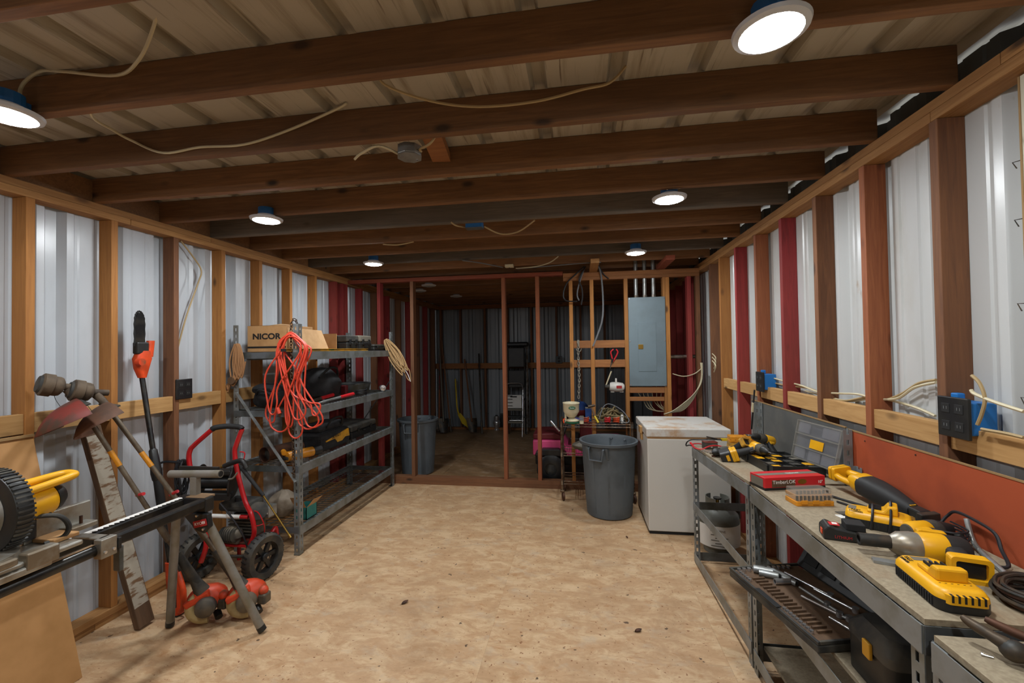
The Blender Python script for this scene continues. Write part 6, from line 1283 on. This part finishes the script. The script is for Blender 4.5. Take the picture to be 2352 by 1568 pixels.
# ---- cords, bar and wire coil on the nearer bench
cable('black charger cord looping along the orange board', [(1.20, 1.80, .912), (1.235, 1.74, .93), gx(2175, 1185, 1.262), gx(2195, 1175, 1.268), gx(2240, 1195, 1.270), gx(2285, 1225, 1.270), gx(2300, 1262, 1.262), (1.235, 1.48, .915), (1.20, 1.50, .911), (1.17, 1.58, .911)], m='cable_black', r=.005)
cable('black cord crossing behind the clear bit cases', [(1.08, 2.09, .912), (1.11, 2.04, .91), (1.14, 1.98, .911), (1.17, 1.90, .91)], m='cable_black', r=.0045); cable('thin dark cord lying beside the reciprocating saw nose', [(1.07, 2.02, .91), (1.11, 1.95, .91), (1.15, 1.93, .91), (1.16, 1.85, .911), (1.19, 1.78, .91)], m='cable_black', r=.004)
q = random.Random(14); P = [(1.20+.045*math.cos(a*1.1)*(1+.3*q.random()), 1.66+.06*math.sin(a*1.1)*(1+.3*q.random()), .911+.0018*a) for a in range(30)]
t = thing('wire_tangle', 'tangle of dark wires and fittings behind the impact wrench', 'wire tangle', (1.2, 1.66, .905)); MB().tube(crv(P, 3), .0032, 5).build('wire', 'cable_black', t, smooth=True, world=True); MB().ell((1.2, 1.68, .945), (.016, .014, .012), 10, 7).build('fitting', 'rust_iron', t, smooth=True, world=True); MB().ell((1.225, 1.63, .94), (.014, .012, .012), 10, 7).build('fitting', 'tool_iron', t, smooth=True, world=True)
t = thing('metal_rod', 'bent shiny metal rod lying behind the impact wrench', 'rod', (1.24, 1.6, .905)); MB().tube(crv([(1.262, 1.65, .99), (1.255, 1.62, .93), (1.235, 1.56, .916), (1.20, 1.46, .914), (1.165, 1.375, .915)], 5), .0075, 8).build('rod', 'galvanised', t, smooth=True, world=True); MB().cyl((1.165, 1.375, .915), (1.16, 1.365, .915), .010).build('tip', 'chrome', t, smooth=True, world=True)
t = thing('wire_coil', 'thick coil of rusty tie wire at the near bench corner', 'wire coil', (1.152, 1.282, .905)); q = random.Random(2)
for k in range(5):
    P = [(1.152+(.082+.006*(k % 3)+.003*q.random())*math.cos(a*PI/12), 1.282+(.082+.006*(k % 3)+.003*q.random())*math.sin(a*PI/12), .910+.0085*k+.0035*math.sin(a*.7+k)) for a in range(24)]
    MB().tube(crv(P, 2, True), .0045, 6, True).build('winding', 'rust_iron' if k % 2 else 'tool_iron', t, smooth=True, world=True)
    P = [(p[0]*.0+1.152+(p[0]-1.152)*.84, 1.282+(p[1]-1.282)*.84, p[2]+.002) for p in P]; MB().tube(crv(P, 2, True), .0045, 6, True).build('winding', 'tool_iron', t, smooth=True, world=True)
wrench('chrome wrench lying across the wire coil', (1.205, 1.318, .958), (1.10, 1.245, .958), 'chrome', .005)
# ---- bolt cutter and screw on the corner shelf
z_ = .884
t = thing('bolt_cutter', 'blue gripped bolt cutter with open iron jaws on the corner shelf', 'bolt cutter', (.9, 1.1, z_)); W = dict(parent=t, world=True)
MB().tube(crv([(.868, 1.155, z_+.055), (.875, 1.135, z_+.05), (.895, 1.105, z_+.040), (.905, 1.095, z_+.035)], 4), [.006, .008, .009, .010, .011, .012, .012, .012, .013, .014, .015, .015, .016][:13], 9).build('jaw', 'tool_iron', smooth=True, **W)
MB().tube(crv([(.92, 1.163, z_+.05), (.95, 1.13, z_+.042), (.99, 1.10, z_+.034), (1.03, 1.08, z_+.03)], 4), [.006, .008, .009, .010, .010, .010, .010, .010, .010, .009, .009, .009, .009][:13], 9).build('jaw', 'rust_iron', smooth=True, **W)
MB().ell((.912, 1.085, z_+.028), (.026, .022, .022), 12, 8).build('pivot_head', 'tool_iron', smooth=True, **W)
MB().tube(crv([(.925, 1.08, z_+.03), (1.0, 1.06, z_+.03), (1.12, 1.03, z_+.028), (1.22, 1.0, z_+.026)], 4), .0165, 10).build('grip', 'blue_grip', smooth=True, **W)
MB().tube(crv([(.92, 1.075, z_+.016), (.98, 1.03, z_+.014), (1.06, .985, z_+.013), (1.15, .95, z_+.013)], 4), .011, 9).build('second_handle', 'rust_iron', smooth=True, **W)
t = thing('loose_screw', 'tiny silver screw on the corner of the low shelf unit', 'screw', (.868, 1.105, z_)); MB().cyl((.868, 1.105, z_+.003), (.882, 1.098, z_+.003), .002).build('shank', 'chrome', t, world=True); MB().cyl((.865, 1.1065, z_+.004), (.868, 1.105, z_+.004), .004).build('head', 'chrome', t, world=True)
# ---- lower shelf: socket set, toolbox, bucket
o_ = V((.675, 2.15, .506)); ld = V((.12, -.49, 0)).normalized(); wd_ = V((-ld.y, ld.x, 0))
t = thing('socket_set', 'open black socket set case full of chrome sockets on the lower shelf', 'socket set', o_); orient(t, ld, wd_); LL, WW = .52, .34
MB().box(0, LL, 0, WW, 0, .03).build('tray', 'dusty_black', t, bevel=.006); MB().box(.015, LL-.015, .012, WW-.01, .03, .034).build('tray_liner', 'weathered_plank', t)
for a in ((0, LL, 0, .010), (0, .010, .010, WW), (LL-.010, LL, .010, WW)): MB().box(a[0], a[1], a[2], a[3], .030, .042).build('rim', 'dusty_black', t, bevel=.002)
MB().box(LL*.36, LL*.62, -.006, .018, .0421, .047).build('handle', 'black_matt', t, bevel=.004)
sk = MB(); 
for i in range(11): MB().cyl((.03, .03+i*.024, .034), (.03, .03+i*.024, .047), .0085, n=10).build('socket', 'chrome', t, smooth=True)
for i in range(14): MB().cyl((.05+i*.016 if i < 5 else .24+i*.017, .026, .034), (.05+i*.016 if i < 5 else .24+i*.017, .026, .045), .0065, n=10).build('socket', 'chrome', t, smooth=True)
for i in range(16): MB().box(.10+i*.024, .108+i*.024, .045, .10, .034, .043).build('socket_rib', 'weathered_plank', t)
def bigsock(x, y, a, L, r, m='galvanised', z=.0): c = V((x, y, .034+r+z)); d = V((math.cos(a), math.sin(a), 0)); MB().shell([(r*.7, 0), (r, 0), (r, L), (r*.7, L)], 16, o=c, d=d).build('loose_socket', m, t, smooth=True); MB().cyl(c+d*.01, c+d*(L-.008), r*.69).build('socket_core', 'black_matt', t)
bigsock(.045, .09, 1.0, .075, .017); bigsock(.075, .095, 1.0, .075, .015); bigsock(.07, .165, .35, .085, .014); bigsock(.15, .115, 1.5, .085, .012, 'chrome'); bigsock(.12, .175, .35, .06, .012)
for i, (x, y, a, L) in enumerate(((.08, .215, .25, .20), (.20, .19, .1, .13), (.26, .15, .35, .14), (.30, .20, .1, .12), (.22, .24, .25, .16), (.40, .20, .5, .10), (.40, .15, .2, .09))):
    d = V((math.cos(a), math.sin(a), 0)); c = V((x, y, .044)); MB().cyl(c, c+d*L, .0055, .0065).build('ratchet_bar', 'chrome' if i % 2 == 0 else 'galvanised', t, smooth=True); MB().cyl(c+d*L-V((0, 0, .008)), c+d*L+V((0, 0, .012)), .012).build('ratchet_head', 'chrome', t, smooth=True)
sl_ = MB(Matrix.Translation((0, WW, .03)) @ Matrix.Rotation(math.radians(58), 4, 'X')).box(0, LL, 0, .30, 0, .012).build('lid', 'black_plastic', t, bevel=.005)
lidM = Matrix.Translation((0, WW, .03)) @ Matrix.Rotation(math.radians(58), 4, 'X')
for i in range(5): MB(lidM).box(.03+i*.1, .105+i*.1, .03, .27, .012, .018).build('lid_recess', 'black_matt', sl_, bevel=.003)
t = thing('tool_box', 'black plastic toolbox with a yellow latch on the lower shelf', 'toolbox', (1.03, 1.53, .5065)); W = dict(parent=t, world=True)
b = MB(); R0 = [V((1.03+p[0], 1.525+p[1], 0)) for p in rrect(.30, .21, .03, 4)]; b.loft([[p+V((0, 0, .507)) for p in R0], [p+V((0, 0, .62)) for p in R0]]); b.build('body', 'black_plastic', smooth=True, **W)
R1 = [V((1.03+p[0], 1.525+p[1], 0)) for p in rrect(.305, .215, .03, 4)]; R2 = [V((1.03+p[0], 1.525+p[1], 0)) for p in rrect(.25, .16, .03, 4)]
MB().loft([[p+V((0, 0, .621)) for p in R1], [p+V((0, 0, .65)) for p in R1], [p+V((0, 0, .685)) for p in R2]]).build('lid', 'dusty_black', smooth=True, **W); MB().box(.866, .877, 1.49, 1.525, .60, .65).build('latch', 'dusty_yellow', bevel=.003, **W); MB().tube(crv([(.96, 1.525, .683), (.965, 1.525, .705), (1.095, 1.525, .705), (1.10, 1.525, .683)], 3), .008, 7).build('handle', 'black_matt', smooth=True, **W)
t = thing('bucket', 'grey bucket with wire handle on the lower shelf near the corner', 'bucket', (1.02, 1.305, .506)); MB().shell([(.075, 0), (.08, .004), (.10, .215), (.105, .22), (.103, .226), (.096, .22), (.077, .01), (.07, .008)], 28).build('pail', 'tank_grey', t, smooth=True); MB().lathe([(0, .004), (.076, .004), (.076, .009), (0, .009)], 24).build('bottom', 'tank_grey', t, smooth=True); MB().tube(crv([(-.105, 0, .20), (-.10, -.06, .17), (-.03, -.115, .15), (.06, -.10, .16), (.105, 0, .20)], 5), .003, 6).build('wire_handle', 'galvanised', t, smooth=True)
